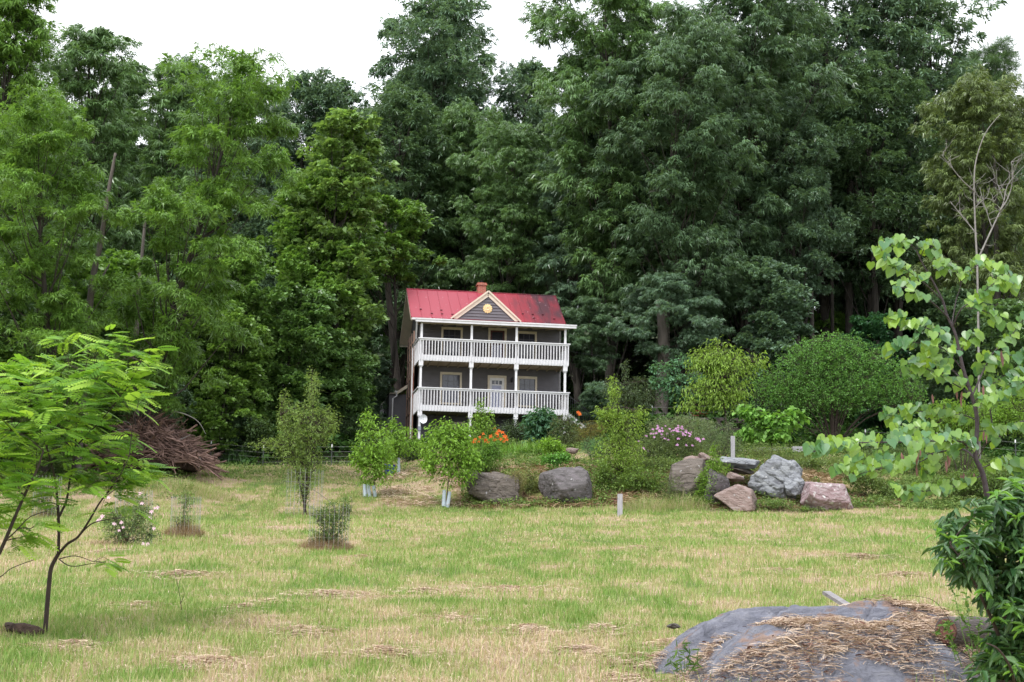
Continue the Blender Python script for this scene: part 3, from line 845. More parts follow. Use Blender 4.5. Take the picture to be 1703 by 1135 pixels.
# rear wing with a low shed roof
(we_u, we_w) = hit(661.5, 650, PD + 2.7)
mb = MB(); mb.box(-1.0, .20, PD + 3.0, PD + 8.8, -2.6, we_w - .16); hp(mb, "wing_wall", M_SIDE)
(we_u, we_w) = hit(661.5, 650, PD + 2.7)
mb = MB(); mb.slab([(we_u, PD + 2.7, we_w), (.22, PD + 2.7, we_w + .55), (.22, PD + 9.0, we_w + .55), (we_u, PD + 9.0, we_w)], .05); wing = hp(mb, "wing_roof", M_ROOF)
mb = MB(); mb.box(we_u - .02, we_u + .03, PD + 2.68, PD + 9.0, we_w - .20, we_w - .03); mb.bar((we_u, PD + 2.68, we_w - .1), (.2, PD + 2.68, we_w + .45), .03, .14)
mb.slab([(we_u + .04, PD + 2.75, we_w - .15), (-1.0, PD + 2.75, we_w - .15), (-1.0, PD + 8.9, we_w - .15), (we_u + .04, PD + 8.9, we_w - .15)], .02)
hp(mb, "wing_fascia", M_CREAM, wing)
mb = MB(); mb.box(we_u - .15, we_u - .03, PD + 2.6, PD + 9.0, we_w - .12, we_w - .02); mb.tube([(we_u - .09, PD + 2.7, we_w - .1), (we_u - .05, PD + 2.62, we_w - .3), (-.85, PD + 2.6, we_w - .45), (-.85, PD + 2.6, -2.3)], .04, 6); hp(mb, "wing_gutter", M_GUT, wing)
mb = MB(); mb.box(-1.05, -1.002, PD + 3.8, PD + 4.6, -1.1, .1); hp(mb, "wing_window", M_CREAM)
# satellite dish on the corner post
du, dw = hit(704, 697, -.3); mb = MB(); n = 20
ring = lambda r, y: [(du + r * math.cos(2 * math.pi * i / n), -.30 + y, dw + r * 1.15 * math.sin(2 * math.pi * i / n)) for i in range(n)]
R0_ = [ring(.04, .07), ring(.10, .05), ring(.16, .02), ring(.20, -.02)]
vs = sum(R0_, []); fs = [(a * n + i, a * n + (i + 1) % n, (a + 1) * n + (i + 1) % n, (a + 1) * n + i) for a in range(3) for i in range(n)] + [tuple(range(n))]
mb.add(vs, fs); mb.tube([(du, -.25, dw), (du, -.62, dw - .05)], .012, 5); mb.box(du - .03, du + .03, -.66, -.6, dw - .08, dw - .02); mb.bar((du, -.22, dw), (postu[0], .1, dw - .2), .03)
hp(mb, "satellite_dish", plain("dish_white", (.78, .79, .82), .4, .03))
mb = MB(); mb.box(postu[0] - .07, postu[0] + .07, -.05, .038, dw - .55, dw - .35); hp(mb, "meter_box", plain("meter_grey", (.25, .27, .33), .6))
# steps and iron rail at the right end
mb = MB()
s0 = (U3 + .05, DECK)
for i in range(6): mb.box(U3 + .05 + i * .22, U3 + .30 + i * .22, .3, 1.35, DECK - .2 - i * .17, DECK - .16 - i * .17)
mb.bar((U3 + .04, .28, DECK - .15), (U3 + 1.5, .28, DECK - 1.28), .05, .25); mb.bar((U3 + .04, 1.38, DECK - .15), (U3 + 1.5, 1.38, DECK - 1.28), .05, .25)
hp(mb, "steps", M_WHITE)
mb = MB()
a = np.array([U3 + .08, .24, wt1 - .1]); b = np.array([U3 + 1.2, .24, wt1 - .95]); c = np.array([U3 + 2.6, .6, wt1 - 1.0])
for p, q, n in ((a, b, 10), (b, c, 10)):
    mb.bar(p, q, .03); mb.bar(p - [0, 0, .85], q - [0, 0, .85], .025)
    for i in range(n + 1):
        t = p + (q - p) * i / n; mb.bar(t - [0, 0, .86], t, .014 if i not in (0, n) else .035)
hp(mb, "iron_railing", M_IRON)
mb = MB(); mb.box(U3 - 1.5, U3 + .0, .25, PD - .1, -2.6, -.02); hp(mb, "block_wall", M_STONE)
mb = MB(); mb.tube([HOa for HOa in [(U3 + .05, .1, 3.35), (U3 + 3, 1.5, 3.32), (U3 + 9, 5, 3.5)]], .008, 4, False); hp(mb, "wire", M_IRON)
# things kept on the porches
pc = thing("patio_chair", "dark patio chair at left end of the upper porch", "chair", HO + HU * 1.05 + HV * 1.5 + UPV * (WF2 + DECK), HA)
def bars(L, w): 
    m = MB(); [m.bar(a, b, w) for a, b in L]; return m
bars([((-.25, -.25, .42), (.25, -.25, .42)), ((-.25, -.15, .42), (.25, -.15, .42)), ((-.25, -.05, .42), (.25, -.05, .42)), ((-.25, .05, .42), (.25, .05, .42)), ((-.25, .15, .42), (.25, .15, .42))], .08).build("seat", M_IRON, pc)
bars([((-.22, .2, .42), (-.22, .3, .95)), ((0, .2, .42), (0, .3, .95)), ((.22, .2, .42), (.22, .3, .95)), ((-.25, .3, .93), (.25, .3, .93))], .05).build("backrest", M_IRON, pc)
for sx, sy in ((-.24, -.24), (.24, -.24), (-.24, .2), (.24, .2)): bars([((sx, sy, 0), (sx, sy, .42))], .04).build("leg", M_IRON, pc)
# ------------------------------------------------------------------ ground
def steps(a, b, h, grow_=1.25, lo=-400, hi=2500):
    v = list(np.arange(a, b + 1e-6, h)); s = h
    while v[-1] < hi: s *= grow_; v.append(v[-1] + s)
    s = h
    while v[0] > lo: s *= grow_; v.insert(0, v[0] - s)
    return np.array(v)
xs = steps(-34, 34, .33, 1.2, -2500, 2500); ys_ = steps(3, 100, .33, 1.2, -300, 2600)
GX, GY = np.meshgrid(xs, ys_); fx, fy = GX.ravel(), GY.ravel()
gz = terr(fx, fy)
def dryness(x, y):                        # 0 fresh green .. 1 straw, a mown meadow's patches
    a = fbm(x * .22 + 3, y * .14, 31, 3); b = fbm(x * 1.5, y * .75, 41, 4); c = fbm(x * 4.5, y * 3, 47, 3)
    d = np.clip((a * .24 + b * .40 + c * .36 - .350) * 3.7, 0, 1)
    return d
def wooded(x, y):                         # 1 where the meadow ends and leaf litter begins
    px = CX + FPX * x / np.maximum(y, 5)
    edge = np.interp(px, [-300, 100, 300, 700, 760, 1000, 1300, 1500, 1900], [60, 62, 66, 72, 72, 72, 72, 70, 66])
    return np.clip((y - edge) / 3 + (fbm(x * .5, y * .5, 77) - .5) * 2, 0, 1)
nx = len(xs)
i0 = (np.arange(len(ys_) - 1)[:, None] * nx + np.arange(nx - 1)[None]).ravel()
F = np.stack([i0, i0 + 1, i0 + nx + 1, i0 + nx], 1)
m, nt, nd, lk = mat("meadow_ground")
A1 = N(nd, "ShaderNodeAttribute", attribute_name="dry"); A2 = N(nd, "ShaderNodeAttribute", attribute_name="wood")
tc = N(nd, "ShaderNodeTexCoord"); nz = N(nd, "ShaderNodeTexNoise"); nz.inputs["Scale"].default_value = 5; nz.inputs["Detail"].default_value = 8; nz.inputs["Roughness"].default_value = .7
lk.new(tc.outputs["Object"], nz.inputs["Vector"])
ad_ = N(nd, "ShaderNodeMath", operation="MULTIPLY_ADD"); lk.new(nz.outputs[0], ad_.inputs[0]); ad_.inputs[1].default_value = .9; 
sb = N(nd, "ShaderNodeMath", operation="SUBTRACT"); lk.new(A1.outputs["Fac"], sb.inputs[0]); sb.inputs[1].default_value = .45; lk.new(sb.outputs[0], ad_.inputs[2])
rp = N(nd, "ShaderNodeValToRGB"); e = rp.color_ramp.elements
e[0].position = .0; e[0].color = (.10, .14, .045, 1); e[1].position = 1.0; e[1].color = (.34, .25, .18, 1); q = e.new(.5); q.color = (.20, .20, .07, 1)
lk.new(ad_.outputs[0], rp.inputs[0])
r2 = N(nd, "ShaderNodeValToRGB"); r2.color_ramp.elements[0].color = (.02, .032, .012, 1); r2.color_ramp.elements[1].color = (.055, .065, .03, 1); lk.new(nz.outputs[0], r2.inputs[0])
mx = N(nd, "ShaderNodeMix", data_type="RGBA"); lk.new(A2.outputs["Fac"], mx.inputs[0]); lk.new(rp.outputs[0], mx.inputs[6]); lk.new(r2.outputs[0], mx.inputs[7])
p = N(nd, "ShaderNodeBsdfPrincipled"); setp(p, Roughness=.95); p.inputs["Specular IOR Level"].default_value = .1
lk.new(mx.outputs[2], p.inputs["Base Color"])
bp = N(nd, "ShaderNodeBump"); bp.inputs["Strength"].default_value = .7; bp.inputs["Distance"].default_value = .06; lk.new(nz.outputs[0], bp.inputs["Height"]); lk.new(bp.outputs[0], p.inputs["Normal"])
out(nd, lk, p.outputs[0])
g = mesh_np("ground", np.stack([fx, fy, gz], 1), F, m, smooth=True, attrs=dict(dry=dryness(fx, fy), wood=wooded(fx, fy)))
tag(g, "sloping mown meadow rising to a wooded hillside", "ground", kind="structure")
# far wooded hills, the haze of distance put into their blue-green colour
hx, hy = np.meshgrid(np.linspace(-1500, 1200, 90), np.linspace(700, 1700, 30)); hx, hy = hx.ravel(), hy.ravel()
hz = 20 + 300 * np.exp(-((hx + 420) / 300) ** 2) * np.sin(np.clip((hy - 700) / 1000, 0, 1) * math.pi) ** .8 + (fbm(hx * .01, hy * .01, 3) - .5) * 50
i0 = (np.arange(29)[:, None] * 90 + np.arange(89)[None]).ravel()
hl = mesh_np("hills", np.stack([hx, hy, hz], 1), np.stack([i0, i0 + 1, i0 + 91, i0 + 90], 1), plain("haze_tinted_woods", (.10, .16, .15), .95, .3, .05), smooth=True)
tag(hl, kind="structure")
# gravel drive behind the lawn, and the path on the right
def ribbon(name, pts, wd, m, up=.05, label=None):
    P = smooth_poly([np.array([gp(a, b)[0], b, 0]) for a, b in pts], 14); V = []; 
    for i, p_ in enumerate(P):
        d = P[min(i + 1, len(P) - 1)] - P[max(i - 1, 0)]; n = unit(np.array([-d[1], d[0], 0]))
        for t in np.linspace(-1, 1, 7):
            q = p_ + n * wd * t; V.append((q[0], q[1], T(q[0], q[1]) + up))
    k = 7; F = [(i * k + j, i * k + j + 1, (i + 1) * k + j + 1, (i + 1) * k + j) for i in range(len(P) - 1) for j in range(k - 1)]
    o = mesh_np(name, V, F, m, smooth=True); return tag(o, label, kind="structure")
M_GRAV = plain("gravel", (.30, .28, .29), .95, .3, 12, bump=.5)
ribbon("driveway", [(150, 79), (330, 79), (420, 80), (560, 84), (640, 92)], 1.1, M_GRAV)
ribbon("path", [(1180, 71), (1240, 70.5), (1320, 71.5), (1400, 75), (1550, 80)], .8, M_GRAV)

# ------------------------------------------------------------------ grass and cut hay
def blades(name, n, y0, y1, L, W, seed, keep, colf, lay=0.0, px0=-120, px1=1830, power=1.0, mt=None, seg=1, lift=0.0, off=None):
    rg = np.random.default_rng(seed)
    Y = (y0 ** (1 + power) + rg.random(n) * (y1 ** (1 + power) - y0 ** (1 + power))) ** (1 / (1 + power))
    s = (rg.uniform(px0, px1, n) - CX) / FPX; X = s * Y
    k = rg.random(n) < keep(X, Y); X, Y = X[k], Y[k]; n = len(X)
    Z = terr(X, Y) + lift
    sz = rg.uniform(.5, 1.35, n) * np.interp(Y, [10, 20, 40, 70], [1, 1, 1.05, 1.1])
    wd = W * np.interp(Y, [10, 20, 40, 70], [1, 1.3, 2.2, 3.4]) * rg.uniform(.6, 1.3, n)
    a = rg.uniform(0, 6.283, n); bend = np.clip(rg.normal(.45, .25, n), .05, 1.2)
    h = np.stack([np.cos(a), np.sin(a), 0 * a], 1)
    if lay:
        up = rg.uniform(0.02, .35, n); ln = rg.uniform(.8, 1.6, n)
        d = h * ln[:, None]; tipz = up
    else:
        d = h * bend[:, None] * .8; tipz = np.ones(n)
    side = np.stack([-np.sin(a + rg.normal(0, .5, n)), np.cos(a), 0 * a], 1)
    B = np.stack([X, Y, Z - .004], 1)
    l = (L * sz)[:, None]
    v0 = B - side * wd[:, None] / 2; v1 = B + side * wd[:, None] / 2
    m_ = B + d * l * .38 + np.stack([0 * X, 0 * X, tipz * (.62 if not lay else 1.0)], 1) * l
    tp = B + d * l + np.stack([0 * X, 0 * X, tipz * (1 if not lay else .4)], 1) * l
    v2 = m_ + side * wd[:, None] * .38; v3 = m_ - side * wd[:, None] * .38
    V = np.stack([v0, v1, v2, v3, tp], 1).reshape(-1, 3)
    b = np.arange(n)[:, None] * 5
    F = np.concatenate([b + [0, 1, 2, 3], b + [3, 2, 4, 4]], 0)
    # the tip triangle is written as its own face list
    F1 = b + np.array([[0, 1, 2, 3]]); F2 = b + np.array([[3, 2, 4]])
    me = bpy.data.meshes.new(name)
    me.vertices.add(len(V)); me.vertices.foreach_set("co", V.astype(np.float32).ravel())
    me.loops.add(F1.size + F2.size); me.loops.foreach_set("vertex_index", np.concatenate([F1.ravel(), F2.ravel()]).astype(np.int32))
    me.polygons.add(len(F1) + len(F2))
    me.polygons.foreach_set("loop_start", np.concatenate([np.arange(n) * 4, n * 4 + np.arange(n) * 3]).astype(np.int32))
    me.update(calc_edges=True)
    at_ = me.attributes.new("rnd", "FLOAT", "POINT"); at_.data.foreach_set("value", np.repeat(colf(X, Y, rg), 5).astype(np.float32))
    me.materials.append(mt)
    o = bpy.data.objects.new(name, me); COL.objects.link(o); o["kind"] = "stuff"
    return o

def rampmat(name, stops, trans=.3, rough=.6):
    m = leafmat(name, (0, 0, 0), (1, 1, 1), trans, rough, .2, (1.1, 1.1, .7))
    r = [n for n in m.node_tree.nodes if n.type == "VALTORGB"][0]; e = r.color_ramp.elements
    e[0].position = stops[0][0]; e[0].color = (*stops[0][1], 1); e[1].position = stops[-1][0]; e[1].color = (*stops[-1][1], 1)
    for p_, c in stops[1:-1]: q = e.new(p_); q.color = (*c, 1)
    return m
M_GRASS = rampmat("grass_blades", [(0, (.14, .26, .05)), (.3, (.25, .36, .095)), (.55, (.38, .40, .17)), (.8, (.53, .43, .28)), (1, (.66, .51, .38))])
M_HAY = rampmat("hay", [(0, (.26, .165, .125)), (.4, (.47, .345, .26)), (1, (.74, .60, .47))], .15)
FORE = gp(1385, 12.6)
def off_rock(X, Y):
    return (((X - FORE[0]) / 1.45) ** 2 + ((Y - FORE[1]) / 1.25) ** 2 > 1)
gk = lambda X, Y: np.where(off_rock(X, Y), np.clip(1.12 - dryness(X, Y) * .72, .2, 1), 0) * (1 - wooded(X, Y) * .85)
gc = lambda X, Y, rg: np.clip(dryness(X, Y) * .62 + rg.normal(.12, .24, len(X)), 0, 1)
GRASS_N = 1
for (n, a, b, L, W, s, pw) in ((150000, 10.5, 19, .085, .0055, 1, 1), (150000, 19, 34, .085, .006, 2, 1), (190000, 34, 74, .09, .0075, 3, 1)):
    tag(blades("grass", n, a, b, L, W, s, gk, gc, mt=M_GRASS, power=pw), {1: "short mown grass close to the camera", 2: "mown grass across the middle of the meadow", 3: "mown grass on the far rise of the meadow"}[s], "grass")
# longer tufts
def tuft_keep(X, Y): return np.where(off_rock(X, Y), np.clip((fbm(X * .9 + 9, Y * .5, 61) - .52) * 7, 0, 1), 0) * (1 - wooded(X, Y))
tag(blades("long_grass", 80000, 10.5, 60, .17, .007, 8, tuft_keep, lambda X, Y, rg: np.clip(rg.normal(.16, .14, len(X)) + dryness(X, Y) * .25, 0, 1), mt=M_GRASS), "tufts of longer grass scattered over the mown meadow", "grass")
hk = lambda X, Y: np.where(off_rock(X, Y), np.clip(dryness(X, Y) * 1.15 - .12, .03, 1), .0) * (1 - wooded(X, Y))
hc = lambda X, Y, rg: rg.random(len(X))
for (n, a, b, s) in ((120000, 10.5, 20, 4), (110000, 20, 40, 5), (100000, 40, 72, 6)):
    tag(blades("hay", n, a, b, .085 if a < 20 else .10, .0045, s, hk, hc, lay=1, mt=M_HAY, lift=.022), {4: "dry hay lying on the grass near the camera", 5: "dry hay lying over the middle of the meadow", 6: "dry hay lying on the far rise"}[s], "hay")
# ------------------------------------------------------------------ the woods: (kind, px, distance, top py, width px, colour, label)
DK = (.112, .190, .100); BL = (.140, .228, .146); MD = (.130, .228, .088); LT = (.155, .285, .06); YL = (.19, .31, .09); LM = (.17, .30, .08); OL = (.15, .205, .075)
WOODS = [
 ("maple2", -60, 57, 560, 170, LT, "low light green tree at the left edge in front of the viny tree"),
 ("maple2", 45, 60, 590, 150, MD, "low green tree under the viny tree"),
 ("maple2", 120, 63, 610, 130, LT, "low light green tree beside the slanting trunk"),
 ("bush", 175, 64.5, 650, 110, MD, "green bush behind the left end of the brush pile"),
 ("bush", 60, 58, 690, 120, (.12, .20, .06), "low green bush at the left end of the meadow"),
 ("feather", 232, 61, 82, 250, LT, "leaning light green feathery tree, the tallest on the left side", dict(rot=0, lean=7)),
 ("feather", 55, 58, 178, 250, LT, "light green viny tree at the left edge above the ferny sapling"),
 ("ash2", 105, 78, 42, 200, MD, "tree whose crown stands highest against the sky at far left"),
 ("ash2", -35, 66, -60, 170, LT, "tree at the left edge whose branch crosses the top left corner"),
 ("tall", 292, 100, 92, 90, BL, "slim dark tree rising just right of the leaning feathery tree"),
 ("tall", 335, 108, 130, 90, BL, "thin crowned dark tree left of the dip in the skyline"),
 ("oak2", 398, 104, 122, 150, BL, "blue green tree with a rounded top under the open sky"),
 ("oak2", 490, 108, 120, 150, BL, "dark round topped tree left of the light green maple"),
 ("tall2", 555, 112, 138, 120, BL, "small topped tree between the maple and the tallest central tree"),
 ("maple", 556, 80, 178, 175, YL, "tall light green maple with orange tips left of the house", dict(cb=1)),
 ("maple", 520, 81, 300, 210, LT, "bushy lower maple crown behind the caged plum"),
 ("mhigh", 642, 85.6, 335, 165, LT, "light green maple leaning over the left of the roof"),
 ("oak", 705, 106, -14, 245, BL, "tallest rounded tree in the middle, directly above the chimney"),
 ("oak2", 655, 96, 140, 190, DK, "dark tree below and left of the tallest central crown"),
 ("ash2", 770, 98, 180, 190, MD, "mid green tree above the red roof ridge"),
 ("oak2", 862, 108, 98, 150, BL, "tree filling the notch of sky right of centre"),
 ("ash2", 840, 92, 215, 190, MD, "drooping green tree behind the right half of the roof"),
 ("ash", 1010, 88, -60, 270, MD, "huge ash with its left edge against the white sky"),
 ("ash", 1130, 84, 45, 330, DK, "giant broad dark tree with a thick trunk right of the house"),
 ("ash", 1250, 88, -55, 280, DK, "huge dark tree above the yellow green garden tree"),
 ("ash2", 960, 90, 190, 170, BL, "blue green tree behind the right gable end"),
 ("oakhigh", 1380, 96, -70, 330, BL, "great oak over the round vase shaped bush"),
 ("sparse", 1495, 96, -40, 210, BL, "open crowned oak with sky showing through its leaves"),
 ("sparse", 1575, 98, -34, 250, BL, "leaning open oak beside the gap of sky at top right"),
 ("oakhigh", 1455, 93, 130, 260, DK, "dark oak with spreading boughs above the big bush"),
 ("ash2", 262, 84, 96, 140, MD, "tree whose top shows between the leaning feathery tree and the slim dark tree"),
 ("ash2", 178, 86, 90, 120, MD, "tree whose top shows just left of the leaning feathery tree"),
 ("oak2", 1640, 106, 95, 150, BL, "blue green tree low against the sky gap at top right"),
 ("pine", 1688, 92, 60, 110, DK, "dark pine at the top right corner"),
 ("ash2", 1655, 84, 130, 210, OL, "olive tree with rusty tips at the right edge"),
 ("oakhigh", 1325, 88, 180, 200, BL, "bluish oak bough mass between the giant trees"),
 ("under", 1110, 82, 468, 210, BL, "low spreading grey green tree right of the porch"),
 ("under", 985, 84, 500, 130, DK, "low dark tree touching the right end of the roof"),
 ("maple2", 1275, 82, 430, 150, BL, "grey green understorey tree behind the yellow green tree"),
 ("maple2", 1460, 82, 520, 150, (.05, .14, .06), "small teal green tree right of the vase shaped bush"),
 ("maple2", 1600, 80, 480, 160, DK, "dark understorey tree behind the heart leaved sapling"),
 ("maple2", 1690, 76, 500, 150, MD, "green understorey tree at the right edge"),
 ("maple2", 392, 74.5, 402, 130, (.19, .33, .085), "pale green young maple with a pointed top left of centre"),
 ("maple2", 370, 73, 515, 140, (.18, .31, .07), "rounded light green small tree above the gravel drive"),
 ("maple2", 480, 76, 470, 190, (.13, .24, .07), "broad low tree behind the caged plum"),
 ("maple2", 610, 84, 590, 110, BL, "blue green shrubby tree against the rear wing"),
 ("maple2", 560, 79, 560, 130, (.12, .22, .07), "green understorey tree behind the wire fence"),
 ("maple2", 300, 74, 470, 150, (.13, .23, .06), "green small tree behind the brush pile"),
 ("maple2", 190, 68, 420, 170, LT, "bright small tree between leaning trunks on the left"),
 ("maple2", 60, 64, 400, 200, LT, "light green small tree at the left behind the ferny sapling"),
 ("maple2", 130, 66, 520, 160, MD, "green thicket tree behind the ferny sapling's top"),
 ("maple2", -20, 60, 480, 170, MD, "green thicket tree at the left edge"),
 ("bush", 250, 70, 610, 120, DK, "dark bush in the shade above the brush pile"),
 ("bush", 330, 75, 625, 110, MD, "rounded green bush right of the brush pile"),
 ("bush", 445, 78, 640, 110, MD, "green bush behind the dark little tree by the drive"),
 ("bush", 545, 80, 660, 110, DK, "dark hedge like bush behind the fence post"),
 ("bush2", 395, 73, 690, 70, (.10, .17, .09), "pale feathery clump behind the end of the drive"),
 ("bush2", 600, 80, 685, 100, DK, "dark low bush left of the rear wing"),
 ("bush2", 1000, 80, 640, 100, BL, "shaded shrub by the iron stair rail"),
]
for rec in WOODS:
    k = rec[7] if len(rec) > 7 else {}
    k = {a: b for a, b in k.items() if a in ("rot", "lean")}
    v = rec[0]; nm = {"bush": "bush", "bush2": "bush", "pine": "pine_tree"}.get(v, "tree")
    tree(v, rec[1], rec[2], rec[3], rec[4], rec[5], rec[6], name=nm, cat="bush" if nm == "bush" else "tree", **k)
# deeper rows of the same wood, which nothing tells apart
SKY = [(-300, 40), (0, 70), (150, 110), (240, 150), (340, 200), (440, 185), (560, 205), (610, 120), (700, 60), (800, 120), (860, 160), (910, 130), (1000, 10), (1400, 0), (1500, 60), (1620, 60), (1660, 150), (2000, 120)]
rgw = np.random.default_rng(5)
for row, (d, step, drop) in enumerate(((100, 120, 120), (112, 115, 55), (126, 110, 25))):
    for i, px in enumerate(np.arange(-160 + row * 40, 1880, step)):
        px = px + rgw.uniform(-25, 25)
        if 1430 < px < 1640 and row > 0: drop2 = drop + 130
        elif 700 < px < 800 and row == 0: continue
        else: drop2 = drop
        top = np.interp(px, [a for a, b in SKY], [b for a, b in SKY]) + drop2 + rgw.uniform(0, 60)
        tree(["oak2", "tall", "ash2", "tall2", "oak2"][(i * 2 + row) % 5], px, d + rgw.uniform(-3, 3), top, rgw.uniform(150, 210), [DK, BL, MD, DK][(i + row) % 4],
             "dark green tree standing deep in the wood behind the front trees", group="trees deep in the wood")
for i, (px, top) in enumerate([(955, 560), (1040, 545), (1075, 575), (1150, 530), (1235, 520), (1300, 500), (1370, 520), (1440, 470), (1500, 500), (1560, 440), (700, 470), (770, 480), (900, 500)]):
    tree("maple2", px, 98 + (i % 3) * 3, top, 150 + (i % 4) * 12, [MD, DK, LT, BL][i % 4], "low green tree growing far back in the shade of the wood", group="low trees far back in the wood")
# bare and slender trunks that show in front of the shade
def trunk(name, label, pts, d, r0, r1, m, group=None, branches=()):
    tw = .7 if name == 'dead_tree' else 1
    rgt = np.random.default_rng(int(d * 10))
    P = [at(x, y, d + (0 if len(q) < 1 else q[0])) for x, y, *q in pts]; b = gp(pts[0][0], d)
    P[0] = b
    o = thing(name, label, "tree", b, 0, group)
    mb = MB(); S = smooth_poly([P[0] - UPV * .4] + P, 5); mb.tube(S, list(np.linspace(r0, r1, len(S))), 9)
    mb.build("trunk", m, o, off=b, smooth=True)
    for br in branches:
        mb = MB(); Q = smooth_poly([at(x, y, d + dz) for x, y, dz in br[0]], 4); mb.tube(Q, list(np.linspace(br[1] * tw, br[2] * tw, len(Q))), 6)
        if tw < 1:
            for _ in range(9):
                j = rgt.integers(1, len(Q)); p = Q[j]; e = p + rgt.normal(0, 1, 3) * [.35, .2, .25] + UPV * .3; e2 = e + rgt.normal(0, .2, 3) + UPV * .12
                mb.tube([p, (p + e) / 2 + rgt.normal(0, .05, 3), e, e2], [.012, .010, .007, .004], 4, False); mb.tube([e, e + rgt.normal(0, .18, 3) + UPV * .1], [.006, .003], 3, False)
        mb.build("branch", m, o, off=b, smooth=True)
    return o
M_BK2 = plain("grey_brown_bark", (.10, .085, .075), .9, .3, 3, bump=.6, stretch=(3, 3, .5))
trunk("tree", "long grey trunk leaning left against the rear corner of the house", [(666, 700), (661, 640), (651, 540), (643, 450), (641, 390), (640, 360)], 88, .27, .12, M_BK2)
trunk("tree", "straight grey trunk rising behind the brush pile", [(227, 690), (226, 600), (228, 520), (233, 460), (240, 380), (244, 330)], 66, .16, .04, M_BK2)
trunk("tree", "long thin trunk slanting up right in the feathery trees", [(128, 600), (150, 500), (168, 400), (182, 310), (192, 255)], 60, .19, .05, M_BK2, branches=[([(148, 500, 0), (165, 470, .3), (182, 440, .5)], .07, .03), ([(172, 370, 0), (200, 355, .5), (235, 352, 1)], .06, .02)])
0 and trunk("tree", "short leaning trunk between the two long left trunks", [(165, 640), (178, 570), (192, 510), (205, 450), (215, 400)], 62, .11, .02, M_BK2)
trunk("tree", "thick dark trunk wrapped in vines left of the house", [(555, 720), (550, 640), (556, 580), (560, 520), (564, 470), (570, 400)], 80, .24, .08, M_BARK)
trunk("tree", "massive dark trunk under the giant tree right of the house", [(1098, 700), (1102, 640), (1104, 570), (1100, 500)], 82, .42, .30, M_BK2)
trunk("tree", "dark trunk standing above the left end of the roof", [(694, 560), (694, 500), (693, 420), (696, 350), (700, 300)], 98, .34, .18, M_BARK)
trunk("tree", "slim straight trunk in the shade left of the forked trunk", [(1352, 620), (1350, 520), (1347, 400), (1345, 300)], 92, .15, .10, M_BK2)
trunk("tree", "stout forked trunk above the vase shaped bush", [(1412, 600), (1412, 500), (1412, 400), (1414, 300)], 94, .30, .18, M_BARK, branches=[([(1413, 440, 0), (1432, 400, .4), (1446, 340, 1)], .12, .05), ([(1414, 350, 0), (1430, 310, 1), (1450, 270, 2)], .12, .05)])
trunk("tree", "dark trunk right of the forked trunk", [(1458, 600), (1456, 500), (1452, 420), (1452, 330)], 92, .22, .15, M_BARK)
trunk("tree", "thin dark trunk left of the forked trunk", [(1385, 590), (1384, 500), (1382, 400), (1380, 310)], 93, .13, .09, M_BARK)
trunk("tree", "tall dark trunk beside the dead pale tree", [(1660, 620), (1658, 450), (1655, 330), (1652, 230)], 83, .24, .06, M_BARK)
M_DEAD = plain("bleached_wood", (.22, .205, .195), .85, .25, 6, bump=.3)
trunk("dead_tree", "pale leafless dead tree with crooked branches at right", [(1630, 640), (1626, 480), (1622, 380), (1620, 300), (1625, 260), (1640, 220), (1664, 190)], 62, .055, .012, M_DEAD,
      branches=[([(1627, 430, 0), (1650, 380, .3), (1668, 340, .5), (1675, 310, .6), (1690, 290, .7)], .055, .015), ([(1662, 352, .4), (1676, 330, .5), (1684, 300, .6), (1682, 270, .6)], .04, .01), ([(1622, 320, 0), (1600, 300, -.3), (1580, 275, -.5), (1566, 258, -.6)], .04, .01),
                ([(1625, 390, 0), (1600, 360, .3), (1580, 335, .4)], .04, .01), ([(1650, 380, .3), (1640, 350, .5), (1634, 330, .6)], .03, .01), ([(1622, 345, 0), (1640, 330, .2), (1655, 338, .3)], .03, .01), ([(1670, 335, .5), (1660, 310, .5), (1655, 296, .6)], .025, .008)])
# rough undergrowth on the floor of the wood
rg = np.random.default_rng(88)
n = 90000
d = np.sqrt(rg.uniform(70 ** 2, 128 ** 2, n)); px = rg.uniform(-150, 1850, n); X = (px - CX) / FPX * d
k = (wooded(X, d) > .6) & (fbm(X * .35, d * .35, 21) > .36)
hx_ = (np.stack([X, d, 0 * X], 1) - HO) @ HU; hy_ = (np.stack([X, d, 0 * X], 1) - HO) @ HV
k &= ~((hx_ > -1.5) & (hx_ < 8) & (hy_ > -1) & (hy_ < 9))
X, d, px = X[k], d[k], px[k]; n = len(X)
hh = (fbm(X * .3, d * .3, 22) ** 2) * 2.6
P = np.stack([X, d, terr(X, d) + hh * rg.random(n) ** .7 + .05], 1)
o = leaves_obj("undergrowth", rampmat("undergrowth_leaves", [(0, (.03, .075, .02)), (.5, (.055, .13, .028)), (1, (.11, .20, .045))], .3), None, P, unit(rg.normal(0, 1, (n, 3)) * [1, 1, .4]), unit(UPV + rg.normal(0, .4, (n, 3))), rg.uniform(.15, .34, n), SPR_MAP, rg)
tag(o, "tangled green undergrowth covering the floor of the wood", "undergrowth", kind="stuff")
